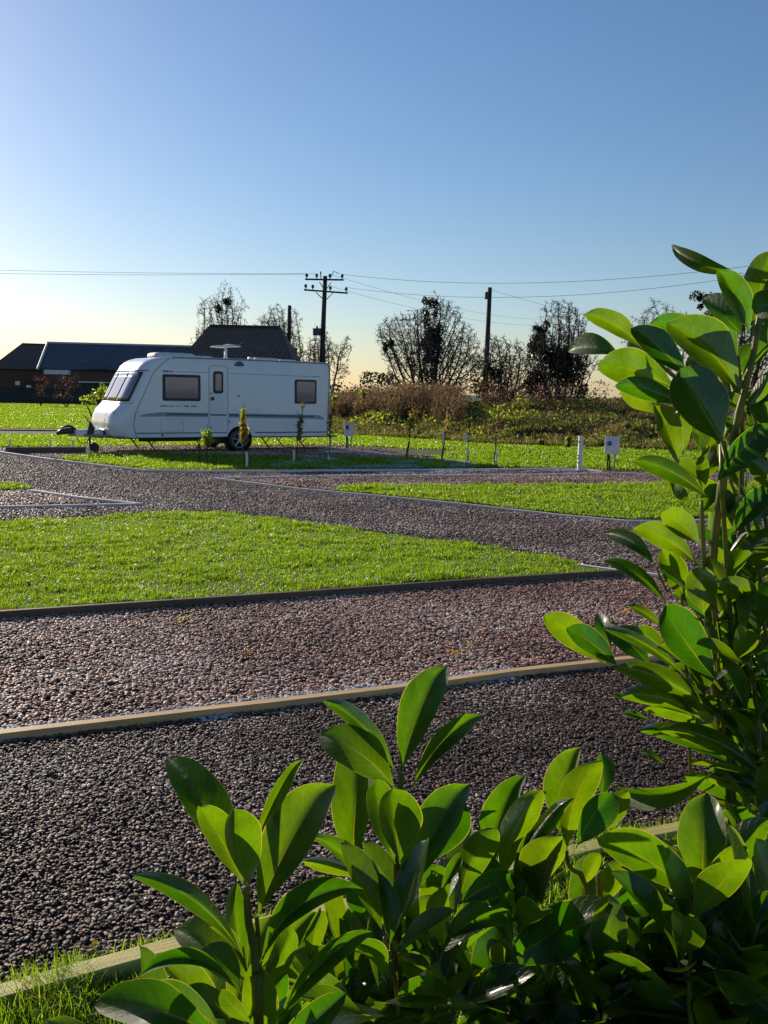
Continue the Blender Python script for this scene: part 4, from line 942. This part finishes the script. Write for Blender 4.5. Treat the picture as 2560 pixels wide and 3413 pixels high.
sapling(814,1558,1358,-4,[('limeleaf',1378,12,30,50),('autumn',1405,16,30,50),('autumn',1445,24,56,170),('rust',1455,22,50,70)],(822,1508,1556,9),'leafy green and gold sapling with pale guard in front of the caravan wheel')
sapling(985,1540,1343,24,[('rust',1352,12,16,20),('autumn',1395,12,30,40),('rust',1430,18,66,90),('autumn',1450,12,30,40)],(979,1500,1546,9),'pinkish orange sapling in front of the caravan rear window')
sapling(1097,1540,1388,3,[('drygrass',1420,9,80,70)],(1095,1514,1548,8),'pale slender sapling against the tail corner of the caravan',stake=(1100,1500,1098,1395,6,'timberpale'))
sapling(1352,1534,1365,22,[('autumn',1385,16,34,50),('autumn',1410,18,40,90)],None,'golden leaved sapling on dark stake between hook-up box and leaning stake',stake=(1353,1534,1362,1474,7,'timberdark'))
sapling(1471,1541,1360,24,[('rust',1375,20,30,50),('autumn',1410,14,50,60)],(1474,1434,1462,8),'rust tipped sapling on leaning dark stake',stake=(1471,1541,1479,1472,7,'timberdark'))
sapling(1558,1548,1392,2,[('autumn',1408,16,34,60),('limeleaf',1425,18,30,40)],(1557,1490,1546,8),'golden sapling above straight pale guard',stake=(1550,1470,1550,1440,8,'post'))
sapling(1648,1552,1375,6,[('drygrass',1410,10,50,30)],(1652,1500,1552,6),'nearly bare sapling with a splayed pair of pale stakes',stake=(1645,1553,1662,1500,6,'timberpale'))
# ================================================================ laurels
XR=Vector(RM[:,0]); YU=Vector(RM[:,1])
def shape(t):
    if t<.03: return .04
    u=(t-.03)/.97
    M_=.60
    if u<M_: return max(.03,math.sin(PI/2*u/M_)**1.12)
    q=(u-M_)/(1-M_); return max(.02,(1-q**2.3)**.62*(1 if q<.9 else 1-.25*(q-.9)/.1))
NL,NA=22,4
class Leaves:
    def __init__(s): s.V=[];s.F=[];s.UV=[];s.T=[]; s.N=0
    def add(s,fn,tint,flip,seed):
        """fn(t,v)->3-D point; v from -1 (right edge) to 1 (left edge)"""
        R=random.Random(seed); ph=R.uniform(0,6)
        for i in range(NL+1):
            t=i/NL; 
            for j in range(-NA,NA+1):
                v=j/NA; s.V.append(fn(t,v)); s.UV.append((t,v)); s.T.append(tint)
        n=2*NA+1
        for i in range(NL):
            for j in range(2*NA):
                a=s.N+i*n+j; f=(a,a+1,a+n+1,a+n); s.F.append(f[::-1] if flip else f)
        s.N+=(NL+1)*n
    def build(s,par,org):
        if s.V: return npmesh('foliage',s.V,s.F,M['laurel'],par,tint=s.T,uv=s.UV,smooth=True,org=org)
_ls=[0]
def pleaf(L,bx,by,tx,ty,wl,wr,bend=0,face='u',D=1.0,dt=None,tint=None,asp=.19):
    """leaf from two pixel points at distance D; wl/wr = how wide each half shows; the hidden rest of each half turns in depth"""
    _ls[0]+=1; R=random.Random(_ls[0]*13+5)
    B=np.array([bx,by],float); T=np.array([tx,ty],float); d=T-B; Lp=np.linalg.norm(d); d/=Lp; lf=np.array([d[1],-d[0]])
    Wt=max(wl,wr,(asp+(.075 if face=='t' else .01))*Lp)*1.02; k=1/F
    if dt is None: dt=R.uniform(-.35,-.05) if face=='u' else R.uniform(.35,.95)
    sg=1.0 if face=='u' else -1.0
    hl=math.sqrt(max(0,Wt*Wt-wl*wl)); hr=math.sqrt(max(0,Wt*Wt-wr*wr))
    irr=R.uniform(.01,.05); ph=R.uniform(0,6); wa=R.uniform(.04,.13); curl=R.uniform(.02,.07)*Lp; pht=R.uniform(0,6)
    def fn(t,v):
        w_=shape(t); c=B+d*Lp*t+lf*bend*4*t*(1-t)
        # tip hook
        if t>.85: c=c-lf*np.sign(bend if abs(bend)>3 else R2)*curl*((t-.85)/.15)**2*.6
        av=abs(v); side=wl if v>0 else -wr; h=hl if v>0 else hr
        ser=1+.012*math.sin(t*150+ph)*(av>.9)+irr*math.sin(t*11+ph+(2 if v>0 else 0))*av
        q=c+lf*side*av*w_*ser
        dep=sg*h*w_*(av**1.35)+wa*Lp*.35*math.sin(t*7+ph+v*1.2)*av+.5*wa*Lp*math.sin(t*4+pht)
        x=(q[0]); y=(q[1]); r_=ray(x,y); dist=D*(1+0)+ (dep+dt*Lp*(t*t if face=='u' else t**2.4))*k*D
        return tuple(CAMP+r_*dist)
    R2=R.choice((-1,1))
    L.add(fn,R.random() if tint is None else tint,face=='u',_ls[0])
def stem3(pts,r0,r1,name,par,org):
    n=len(pts); fine=[]; 
    P=[Vector(p) for p in pts]
    for i in range(n-1):
        for k in range(4):
            t=k/4; a=P[max(i-1,0)];b_=P[i];c=P[i+1];e=P[min(i+2,n-1)]
            fine.append(.5*((2*b_)+(c-a)*t+(2*a-5*b_+4*c-e)*t*t+(3*b_-a-3*c+e)*t**3))
    fine.append(P[-1]); m_=len(fine)
    rr=[(r0+(r1-r0)*i/(m_-1))*(1.25 if i%7==3 else 1) for i in range(m_)]
    o=MB().tube(fine,rr,10).build(name,M['laurelstem'],par,True,org=org)
    a=o.data.attributes.new('tint','FLOAT','POINT'); a.data.foreach_set('value',[.5]*len(o.data.vertices)); return o
def rosette(L,base,axis,n,ln,seed,spread=(.45,1.4),asp=.2,pitch=0):
    """procedural leaves round a shoot, world space"""
    R=random.Random(seed); axis=Vector(axis).normalized(); e1=axis.orthogonal().normalized(); e2=axis.cross(e1)
    for k in range(n):
        a=2.4*k+R.uniform(-.4,.4); f=k/max(1,n-1); sp=spread[1]+(spread[0]-spread[1])*f
        rad=(e1*math.cos(a)+e2*math.sin(a)); dr=(axis*math.cos(sp)+rad*math.sin(sp)).normalized(); b_=Vector(base)-axis*(1-f)*ln*pitch
        ll=ln*R.uniform(.75,1.15); wd=ll*asp*R.uniform(.9,1.1); upn=(axis-dr*axis.dot(dr)).normalized(); sd=dr.cross(upn); ro=R.uniform(-.5,.5)
        upn,sd=upn*math.cos(ro)+sd*math.sin(ro),sd*math.cos(ro)-upn*math.sin(ro)
        fold=R.uniform(.15,.75); bn=R.uniform(-.05,.22); ph=R.uniform(0,6)
        def fn(t,v,b_=b_,dr=dr,upn=upn,sd=sd,ll=ll,wd=wd,fold=fold,bn=bn,ph=ph):
            w_=shape(t)*wd; av=abs(v)
            return tuple(b_+dr*ll*t-upn*bn*ll*t*t*1.2+sd*v*w_*math.cos(fold)+upn*(w_*av**1.3*math.sin(fold)+.02*ll*math.sin(t*7+ph+v)*av))
        _ls[0]+=1; L.add(fn,R.random(),False,_ls[0])
def at(x,y,D): return tuple(CAMP+ray(x,y)*D)
cA=lambda x,y:(400+x/1.843,2450+y/1.843); cB=lambda x,y:(1000+x/1.843,2150+y/1.843); cC=lambda x,y:(1280+x/1.296,2000+y/1.296)
cD=lambda x,y:(1700+x/1.929,1700+y/1.929); cE=lambda x,y:(1760+x/2.074,780+y/2.074)
SC={'A':(cA,1.843),'B':(cB,1.843),'C':(cC,1.296),'D':(cD,1.929),'E':(cE,2.074)}
def shrub(label,rootpx,D,stems,leafrows,fills,low,seed):
    """stems: (crop,[pts],r,D); leafrows: (crop,bx,by,tx,ty,wl,wr,bend,face,ddepth); fills: (px,py,D,n,len)"""
    r=at(*rootpx,D); root=Vector((r[0],r[1],0)); t=thing('laurel_shrub',label,'shrub',root,0,'laurel shrubs in the foreground')
    R=random.Random(seed)
    st=None
    for k,(cr,pts,rad,dd_,ddt) in enumerate(stems):
        cf=SC[cr][0]; n=len(pts); P=[Vector(at(*cf(*p),D+dd_+(ddt-dd_)*i/(n-1))) for i,p in enumerate(pts)]
        lowp=P[0]; ext=[Vector((root.x+R.uniform(-.03,.03),root.y+R.uniform(-.03,.03),-.02)),lowp.lerp(root,.5)+Vector((R.uniform(-.03,.03),0,0))]
        o=stem3(ext+P,rad*1.5,rad*.7,'stem',t,root); st=st or o
    L=Leaves()
    for row in leafrows:
        cr,bx,by,tx,ty,wl,wr,bend,face,dd_=row[:10]; tn=row[10] if len(row)>10 else None
        cf,s_=SC[cr]; b_=cf(bx,by); q=cf(tx,ty); pleaf(L,*b_,*q,wl*1.07/s_,wr*1.07/s_,bend/s_,face,D+dd_,tint=tn)
    for (x,y,dd_,n,ln) in fills:
        p=Vector(at(x,y,D+dd_)); ax=Vector((R.uniform(-.35,.35),R.uniform(-.35,.25),1)); rosette(L,p,ax,n,ln,R.random(),pitch=.9)
        q=p.lerp(Vector((root.x,root.y,p.z)),.35)-Vector((0,0,R.uniform(.14,.22)))
        stem3([q,q.lerp(p,.5)+Vector((R.uniform(-.02,.02),R.uniform(-.02,.02),0)),p],.0030,.0022,'stem',t,root)
    # lower growth, below the frame, for other viewpoints
    for k in range(low):
        z=R.uniform(.15,.75); p=Vector((root.x+R.uniform(-.22,.22),root.y+R.uniform(-.2,.2),z)); rosette(L,p,Vector((R.uniform(-.6,.6),R.uniform(-.6,.6),1)),9,.12,R.random(),pitch=.9)
        stem3([Vector((root.x,root.y,z*.3)),Vector((root.x,root.y,z*.3)).lerp(p,.6),p],.005,.003,'stem',t,root)
    L.build(t,root); return t
rowsA=[('A',745,860,305,128,105,150,-25,'t',.05),('A',765,935,490,430,75,115,-15,'u',-.06),('A',800,940,690,455,60,155,20,'u',-.10),('A',800,760,1105,135,40,48,25,'t',.04),
('A',840,1130,1285,285,175,120,40,'t',.0),('A',760,1370,85,850,62,72,-95,'u',-.05),('A',860,1400,1478,925,110,60,130,'t',-.04),('A',800,1530,340,1185,95,165,-30,'t',.04),
('A',765,1370,555,1165,25,45,-25,'u',-.02,.95),('A',730,1575,110,1470,38,66,-150,'t',-.12),('A',745,1590,445,1345,40,150,-30,'t',-.09),('A',640,1880,-150,1640,120,170,-60,'t',-.12,.1),
('A',640,1840,75,1600,80,120,-70,'u',-.06),('A',700,1800,385,1560,60,95,-30,'t',.02),('A',815,1775,615,1570,55,50,10,'u',-.04),('A',790,1500,700,905,60,60,20,'u',.03),
('A',855,1570,1060,1180,65,75,-20,'u',.03),('A',850,1450,1190,1080,70,80,10,'t',.06),('A',960,1775,1530,1185,60,70,60,'t',-.08,.2),('A',1100,1300,1235,1060,12,24,0,'t',-.03),
('A',700,1870,500,1560,60,80,0,'u',.08),('A',870,1850,1010,1450,70,60,0,'u',.06),('A',560,1850,420,1680,60,70,0,'t',.1),('A',900,1900,1180,1640,60,60,0,'t',.05),('A',760,1850,700,1500,70,60,0,'t',.1)]
rowsB=[('B',622,790,882,118,125,95,35,'t',.02),('B',688,885,1105,418,62,62,55,'t',.0),('B',592,800,150,328,46,64,-55,'u',.04),('B',592,895,128,535,115,135,-45,'t',.03),
('B',585,1345,452,828,75,110,5,'u',-.05),('B',612,1345,560,880,90,160,0,'u',-.09),('B',617,1610,1020,848,150,95,35,'t',-.02),('B',810,1345,995,970,60,125,20,'u',.10,.1),
('B',1150,1500,1365,788,115,60,50,'t',.09),('B',1240,1470,1478,885,95,90,45,'u',.04),('B',1330,1510,1665,925,50,55,55,'u',.0),('B',990,1560,1200,1120,85,95,40,'u',.02),
('B',1490,1620,1600,1165,150,60,55,'u',.0,.9),('B',640,1850,870,1548,110,80,10,'u',-.02),('B',860,1520,1000,1270,40,30,0,'t',.0),('B',980,1600,1335,1425,80,80,30,'t',-.05,.0),
('B',900,1830,1340,1662,50,70,70,'t',-.08,.2),('B',1400,1800,1330,1480,80,120,0,'u',.03,.8),('B',700,1500,880,1365,60,60,0,'t',.05,.1),
('B',520,1640,75,1165,36,80,-60,'u',.02),('B',330,1460,405,505,150,95,25,'t',.06),('B',520,1650,330,1450,60,60,0,'u',.05),('B',760,1750,840,1400,70,70,0,'u',.06),
('B',480,1800,300,1500,70,80,-20,'u',.03),('B',900,1600,840,1350,60,60,0,'u',.07),('B',1120,1750,1180,1450,70,60,0,'u',.06),('B',450,1450,20,1320,60,30,-30,'u',.05,.9)]
rowsC=[('C',790,1085,925,688,75,62,35,'u',-.03,1.0),('C',830,1070,985,830,50,85,15,'t',-.05,.0),('C',765,1030,842,635,92,30,25,'t',.05,.6),('C',945,860,945,662,32,52,0,'t',.06,.1),
('C',955,1010,1048,822,50,40,0,'u',.02,1),('C',690,1240,772,1028,60,50,20,'u',.0,1),('C',500,1600,915,1338,105,120,15,'t',-.10,.0),('C',960,1330,1200,1290,80,60,0,'t',-.08,.0),
('C',860,1240,925,1090,40,30,0,'u',.03,.9),('C',950,1320,1040,1120,60,40,0,'u',.02,.9),('C',590,1470,620,1240,70,60,0,'u',.02,.9),('C',830,1690,870,1505,70,60,0,'u',.0,1),
('C',1140,1800,940,1640,80,60,-20,'t',-.10,.1),('C',1010,1590,1330,1540,40,55,45,'t',-.06,.1),('C',620,1790,800,1700,60,50,0,'u',.02,.9),('C',1000,1700,1160,1640,50,40,10,'t',-.12,.2)]
rowsR=[ # low right shoot
('C',1375,1315,925,1022,66,100,-30,'u',-.04,.4),('C',1380,1300,1386,832,105,92,5,'t',.0,.5),('C',1402,1310,1655,935,75,70,25,'u',.02,.4),('C',1460,1315,1590,1120,12,26,0,'t',.0,.3),
('C',1400,1350,1210,1280,30,40,-10,'t',.0,.3),('C',1440,1520,1210,1310,66,80,-10,'u',-.06,.6),('C',1500,1640,1340,1480,70,70,0,'u',-.03,.9),('C',1530,1560,1640,1450,60,60,0,'u',.0,.9),
('C',1420,1480,1110,1430,40,60,-25,'u',.0,.5),('C',1540,1350,1659,1340,40,40,0,'u',.0,.9),('C',1620,1700,1240,1500,70,80,-40,'t',-.10,.1),('C',1500,1800,1350,1690,60,60,0,'u',-.02,.8),
('C',1700,1800,1480,1640,90,110,0,'t',-.1,.0),('C',1560,1200,1700,1080,60,70,0,'t',.05,.1),('C',1300,1300,1160,1190,50,50,0,'t',.08,.1)]
rowsT=[ # tall right laurel
('E',1480,275,985,92,52,58,35,'t',.05,.4),('E',1535,695,1325,240,70,110,-20,'u',-.02,.2),('E',1560,660,1690,110,120,110,20,'u',.03,.6),('E',1790,470,1545,500,90,100,0,'t',-.06,.0),
('E',1490,710,1208,440,45,115,-10,'t',.06,.0),('E',1470,1110,965,608,110,190,-60,'u',.0,.5),('E',1330,860,850,600,90,110,-40,'u',.07,.1),('E',810,800,398,545,60,85,-35,'u',.03,.75),
('E',650,850,278,802,45,95,-40,'t',.07,.1),('E',1040,1080,488,890,110,140,-30,'u',.03,.55),('E',1120,1010,722,640,80,105,-20,'u',-.03,.0),('E',1110,1200,605,1035,70,75,-30,'u',-.02,.1),
('E',905,1250,640,1040,70,60,0,'u',.04,.9),('E',1355,1460,1040,935,150,210,0,'u',-.07,.25),('E',1040,1625,890,1180,60,95,-20,'u',.01,.95),('E',1070,1540,1045,1210,60,70,0,'u',.05,.8),
('E',1255,1835,738,1558,66,70,-45,'u',-.03,.35),('E',1180,1700,1020,1575,50,60,-20,'u',.02,.95),('E',1212,1790,1205,1530,45,45,0,'u',.0,1.0),('E',1165,1560,1252,1458,18,22,0,'t',.02,.9),
('E',1012,1815,925,1570,24,42,0,'t',.05,.6),('E',1290,1730,1690,1310,75,120,30,'t',-.03,.0),('E',1740,1800,1538,1560,60,80,0,'u',-.05,.9),('E',1395,2100,1710,1740,85,70,20,'t',-.02,.0),
('E',1500,1220,1690,940,40,60,0,'u',.02,.6),('E',1570,860,1640,540,60,70,0,'u',.03,.2),('E',1120,1850,1010,1750,40,40,0,'t',.04,.5),('E',1200,1600,1330,1250,80,70,0,'u',.08,.6),
('E',1060,1180,1300,960,60,60,0,'t',.10,.0),('E',1240,1700,1330,1430,50,60,0,'u',.07,.8),('E',1190,1400,1080,1180,60,60,0,'u',.08,.3),('E',1450,1650,1659,1560,30,30,0,'u',.06,.6),
('E',1480,480,1659,300,60,60,0,'u',.09,.5),('E',1380,900,1180,760,60,80,0,'t',.09,.1),('E',1620,1250,1760,1000,70,70,0,'t',.1,.2),
('E',1620,700,1600,380,70,60,0,'u',.12,.4),('E',1500,620,1380,420,60,60,0,'t',.12,.1),('E',1300,1050,1120,830,90,90,0,'t',.12,.1),('E',1400,1000,1560,760,70,70,0,'u',.12,.3),('E',960,950,700,720,80,70,0,'t',.10,.1),
('E',1330,2000,1480,1780,50,50,0,'u',.06,.8),('E',1180,1950,1300,1720,50,50,0,'t',.08,.2),('E',1460,1960,1690,1900,60,60,20,'t',.06,.2),('E',1380,1500,1560,1330,60,60,10,'u',.05,.8),('E',1240,1560,1200,1280,70,70,0,'t',.12,.2),
('D',1440,620,1320,380,70,60,0,'u',.08,.7),('D',1540,900,1600,640,70,70,0,'u',.06,.6),('D',1180,980,1120,760,60,60,0,'u',.09,.6),('D',1480,1240,1640,1060,60,60,0,'u',.07,.6),('D',1000,900,820,760,60,60,0,'u',.1,.6),('D',1228,228,985,0,75,80,-15,'u',-.04,.85),('D',1212,365,797,112,62,80,-45,'u',-.03,.85),('D',938,365,602,145,45,55,-50,'t',.04,.1),('D',1012,610,608,320,35,50,-45,'t',.02,.2),
('D',1140,610,975,250,70,85,-10,'u',.02,.7),('D',1245,680,1225,362,100,95,0,'u',-.04,.85),('D',1700,690,1342,455,75,70,-40,'u',-.05,.8),('D',1010,775,755,605,24,34,-15,'u',.03,.8),
('D',1372,395,1445,150,30,30,0,'t',.02,.2),('D',1400,330,1528,138,22,30,10,'u',.0,.9),('D',1290,420,1390,170,50,50,0,'u',.06,.8),('D',1400,640,1510,370,60,70,0,'t',.05,.1),
('D',640,1010,222,672,85,90,-20,'u',.06,.9),('D',700,1010,372,745,66,80,-10,'u',-.03,.1),('D',650,900,565,655,45,45,0,'t',.08,.0),('D',1150,1090,600,748,36,40,-45,'u',-.01,.4),
('D',900,1000,640,780,60,110,-20,'t',.07,.0),('D',1335,1105,985,620,110,140,15,'u',-.06,.05),('D',1350,1060,1290,660,60,60,0,'t',.04,.0),('D',1362,1065,1500,560,90,90,25,'t',.0,.6),
('D',1420,1040,1670,640,80,70,20,'u',.02,.4),('D',1412,1190,1560,960,20,24,20,'t',-.02,.3),('D',1400,1380,680,1000,66,80,-60,'u',-.02,.55),('D',1210,1210,690,1010,50,40,-40,'u',.05,.7),
('D',1250,1360,718,1185,55,70,-55,'u',.0,.7),('D',870,1260,648,1188,14,26,-10,'t',.03,.1),('D',1350,1440,862,1270,50,66,-40,'u',.03,.6),('D',900,1350,718,1312,18,24,-10,'t',.03,.1),
('D',1660,1740,960,1392,62,66,-75,'u',-.05,.6),('D',1560,1720,832,1390,55,66,-60,'u',.0,.15),('D',1280,1320,1050,1150,60,60,0,'t',.07,.0),('D',1640,1540,1480,1150,70,90,0,'u',.02,.4),
('D',1700,1480,1590,1090,60,60,0,'t',-.02,.0),('D',1300,1680,668,1800,95,45,85,'t',-.05,.4),('D',1760,1900,1270,1715,60,66,-40,'u',-.04,.75),('D',1600,1900,1130,1700,70,45,-20,'u',.02,.3),
('D',1000,1640,835,1550,20,26,-10,'t',.05,.2),('D',1700,1060,1600,850,60,60,0,'u',-.02,.95),('D',1400,1600,1250,1300,60,70,0,'t',.1,.1),('D',1540,1250,1380,1080,60,60,0,'t',.1,.0),
('D',1600,1400,1560,1120,60,70,0,'t',.08,.0),('D',1150,560,1270,420,50,50,0,'u',.08,.6),('D',1440,1400,1300,1180,60,60,0,'u',.06,.7),('D',1560,800,1480,520,60,60,0,'t',.09,.0)]
def fillset(n,x0,x1,y0f,y1,d0,d1,seed,ln=.10):
    R=random.Random(seed); out=[]
    for k in range(n):
        x=R.uniform(x0,x1); y=R.uniform(y0f(x),y1); out.append((x,y,R.uniform(d0,d1),R.choice((7,8,9)),ln*R.uniform(.85,1.15)))
    return out
shrub('left laurel shoot nearest the bottom left grass with an arching drooping leaf',(850,3700),.92,[('A',[(850,1800),(835,1500),(825,1300),(790,1150),(775,930)],.0048,0,0),('A',[(870,1800),(858,1500),(852,1300),(840,1120)],.003,.02,.0)],rowsA,
   [(560,3480,-.02,8,.10),(760,3420,.05,9,.11),(900,3500,.0,8,.10),(430,3600,-.02,8,.10)],14,1)
shrub('middle laurel shoot topped by one large upright leaf against the dark gravel',(1330,3700),1.12,[('B',[(575,1900),(590,1640),(597,1400),(612,1150),(622,790)],.0045,0,0),('B',[(610,1700),(614,1600)],.003,0,0)],rowsB,
   fillset(16,980,1500,lambda x:3120,3500,-.08,.12,5,.118),14,2)
shrub('low bushy laurel with round bright leaves right of the middle shoot',(1950,3800),1.2,[('C',[(940,1850),(950,1500),(935,1300),(925,1180)],.004,0,0),('C',[(880,1400),(800,1150),(790,1085)],.003,0,0)],rowsC,
   fillset(22,1450,2080,lambda x:3050,3520,-.12,.12,6,.115),14,3)
shrub('low laurel in the bottom right corner with a two tone upright leaf',(2450,3800),1.08,[('C',[(1500,1850),(1460,1550),(1430,1400),(1385,1300)],.0045,0,0)],rowsR,
   fillset(22,2050,2650,lambda x:3040,3520,-.10,.12,7,.12),14,4)
shrub('tall laurel towering along the right edge into the sky',(2600,3900),1.25,[('E',[(1480,4200),(1330,3400),(1260,2700),(1290,2110),(1340,1750),(1400,1500),(1480,1150),(1560,820),(1610,520),(1700,200)],.0052,.04,.02),
   ('E',[(1290,2600),(1225,2300),(1210,2115),(1200,1840)],.0035,.0,.0),('E',[(1340,1760),(1380,1600),(1358,1450)],.003,.0,-.05),('E',[(1480,1150),(1250,1080),(1060,1020),(830,820)],.003,.03,.05),
   ('D',[(1900,2600),(1700,1850),(1500,1500),(1400,1250),(1355,1060)],.005,.0,.0),('D',[(1120,700),(1010,520),(940,370)],.002,.03,.03),('D',[(1500,1500),(1390,1370),(1150,1100),(700,1010)],.0028,.02,.03)],rowsT,
   fillset(9,2430,2700,lambda x:2300,3300,.02,.2,8)+[(2500,2050,.12,8,.10),(2440,1780,.10,8,.09),(2450,1980,.05,7,.09),(2390,2120,.06,7,.09),(2550,1500,.10,8,.10),(2640,1250,.08,8,.11),(2420,2330,.10,8,.095),(2520,2350,.14,8,.10),(2480,1600,.10,7,.09),(2540,1850,.02,7,.10),(2500,2250,.03,7,.10),(2400,1500,.12,6,.09),(2460,1250,.10,7,.09),(2570,2550,.04,8,.10),(2460,2500,.08,8,.10),(2440,1900,-.02,6,.085),(2380,2250,-.02,7,.09),(2470,2150,-.04,7,.09),(2500,2400,-.05,7,.10),(2540,2050,-.06,6,.10),(2480,1720,.03,6,.085),(2520,2700,-.05,8,.11)],12,5)
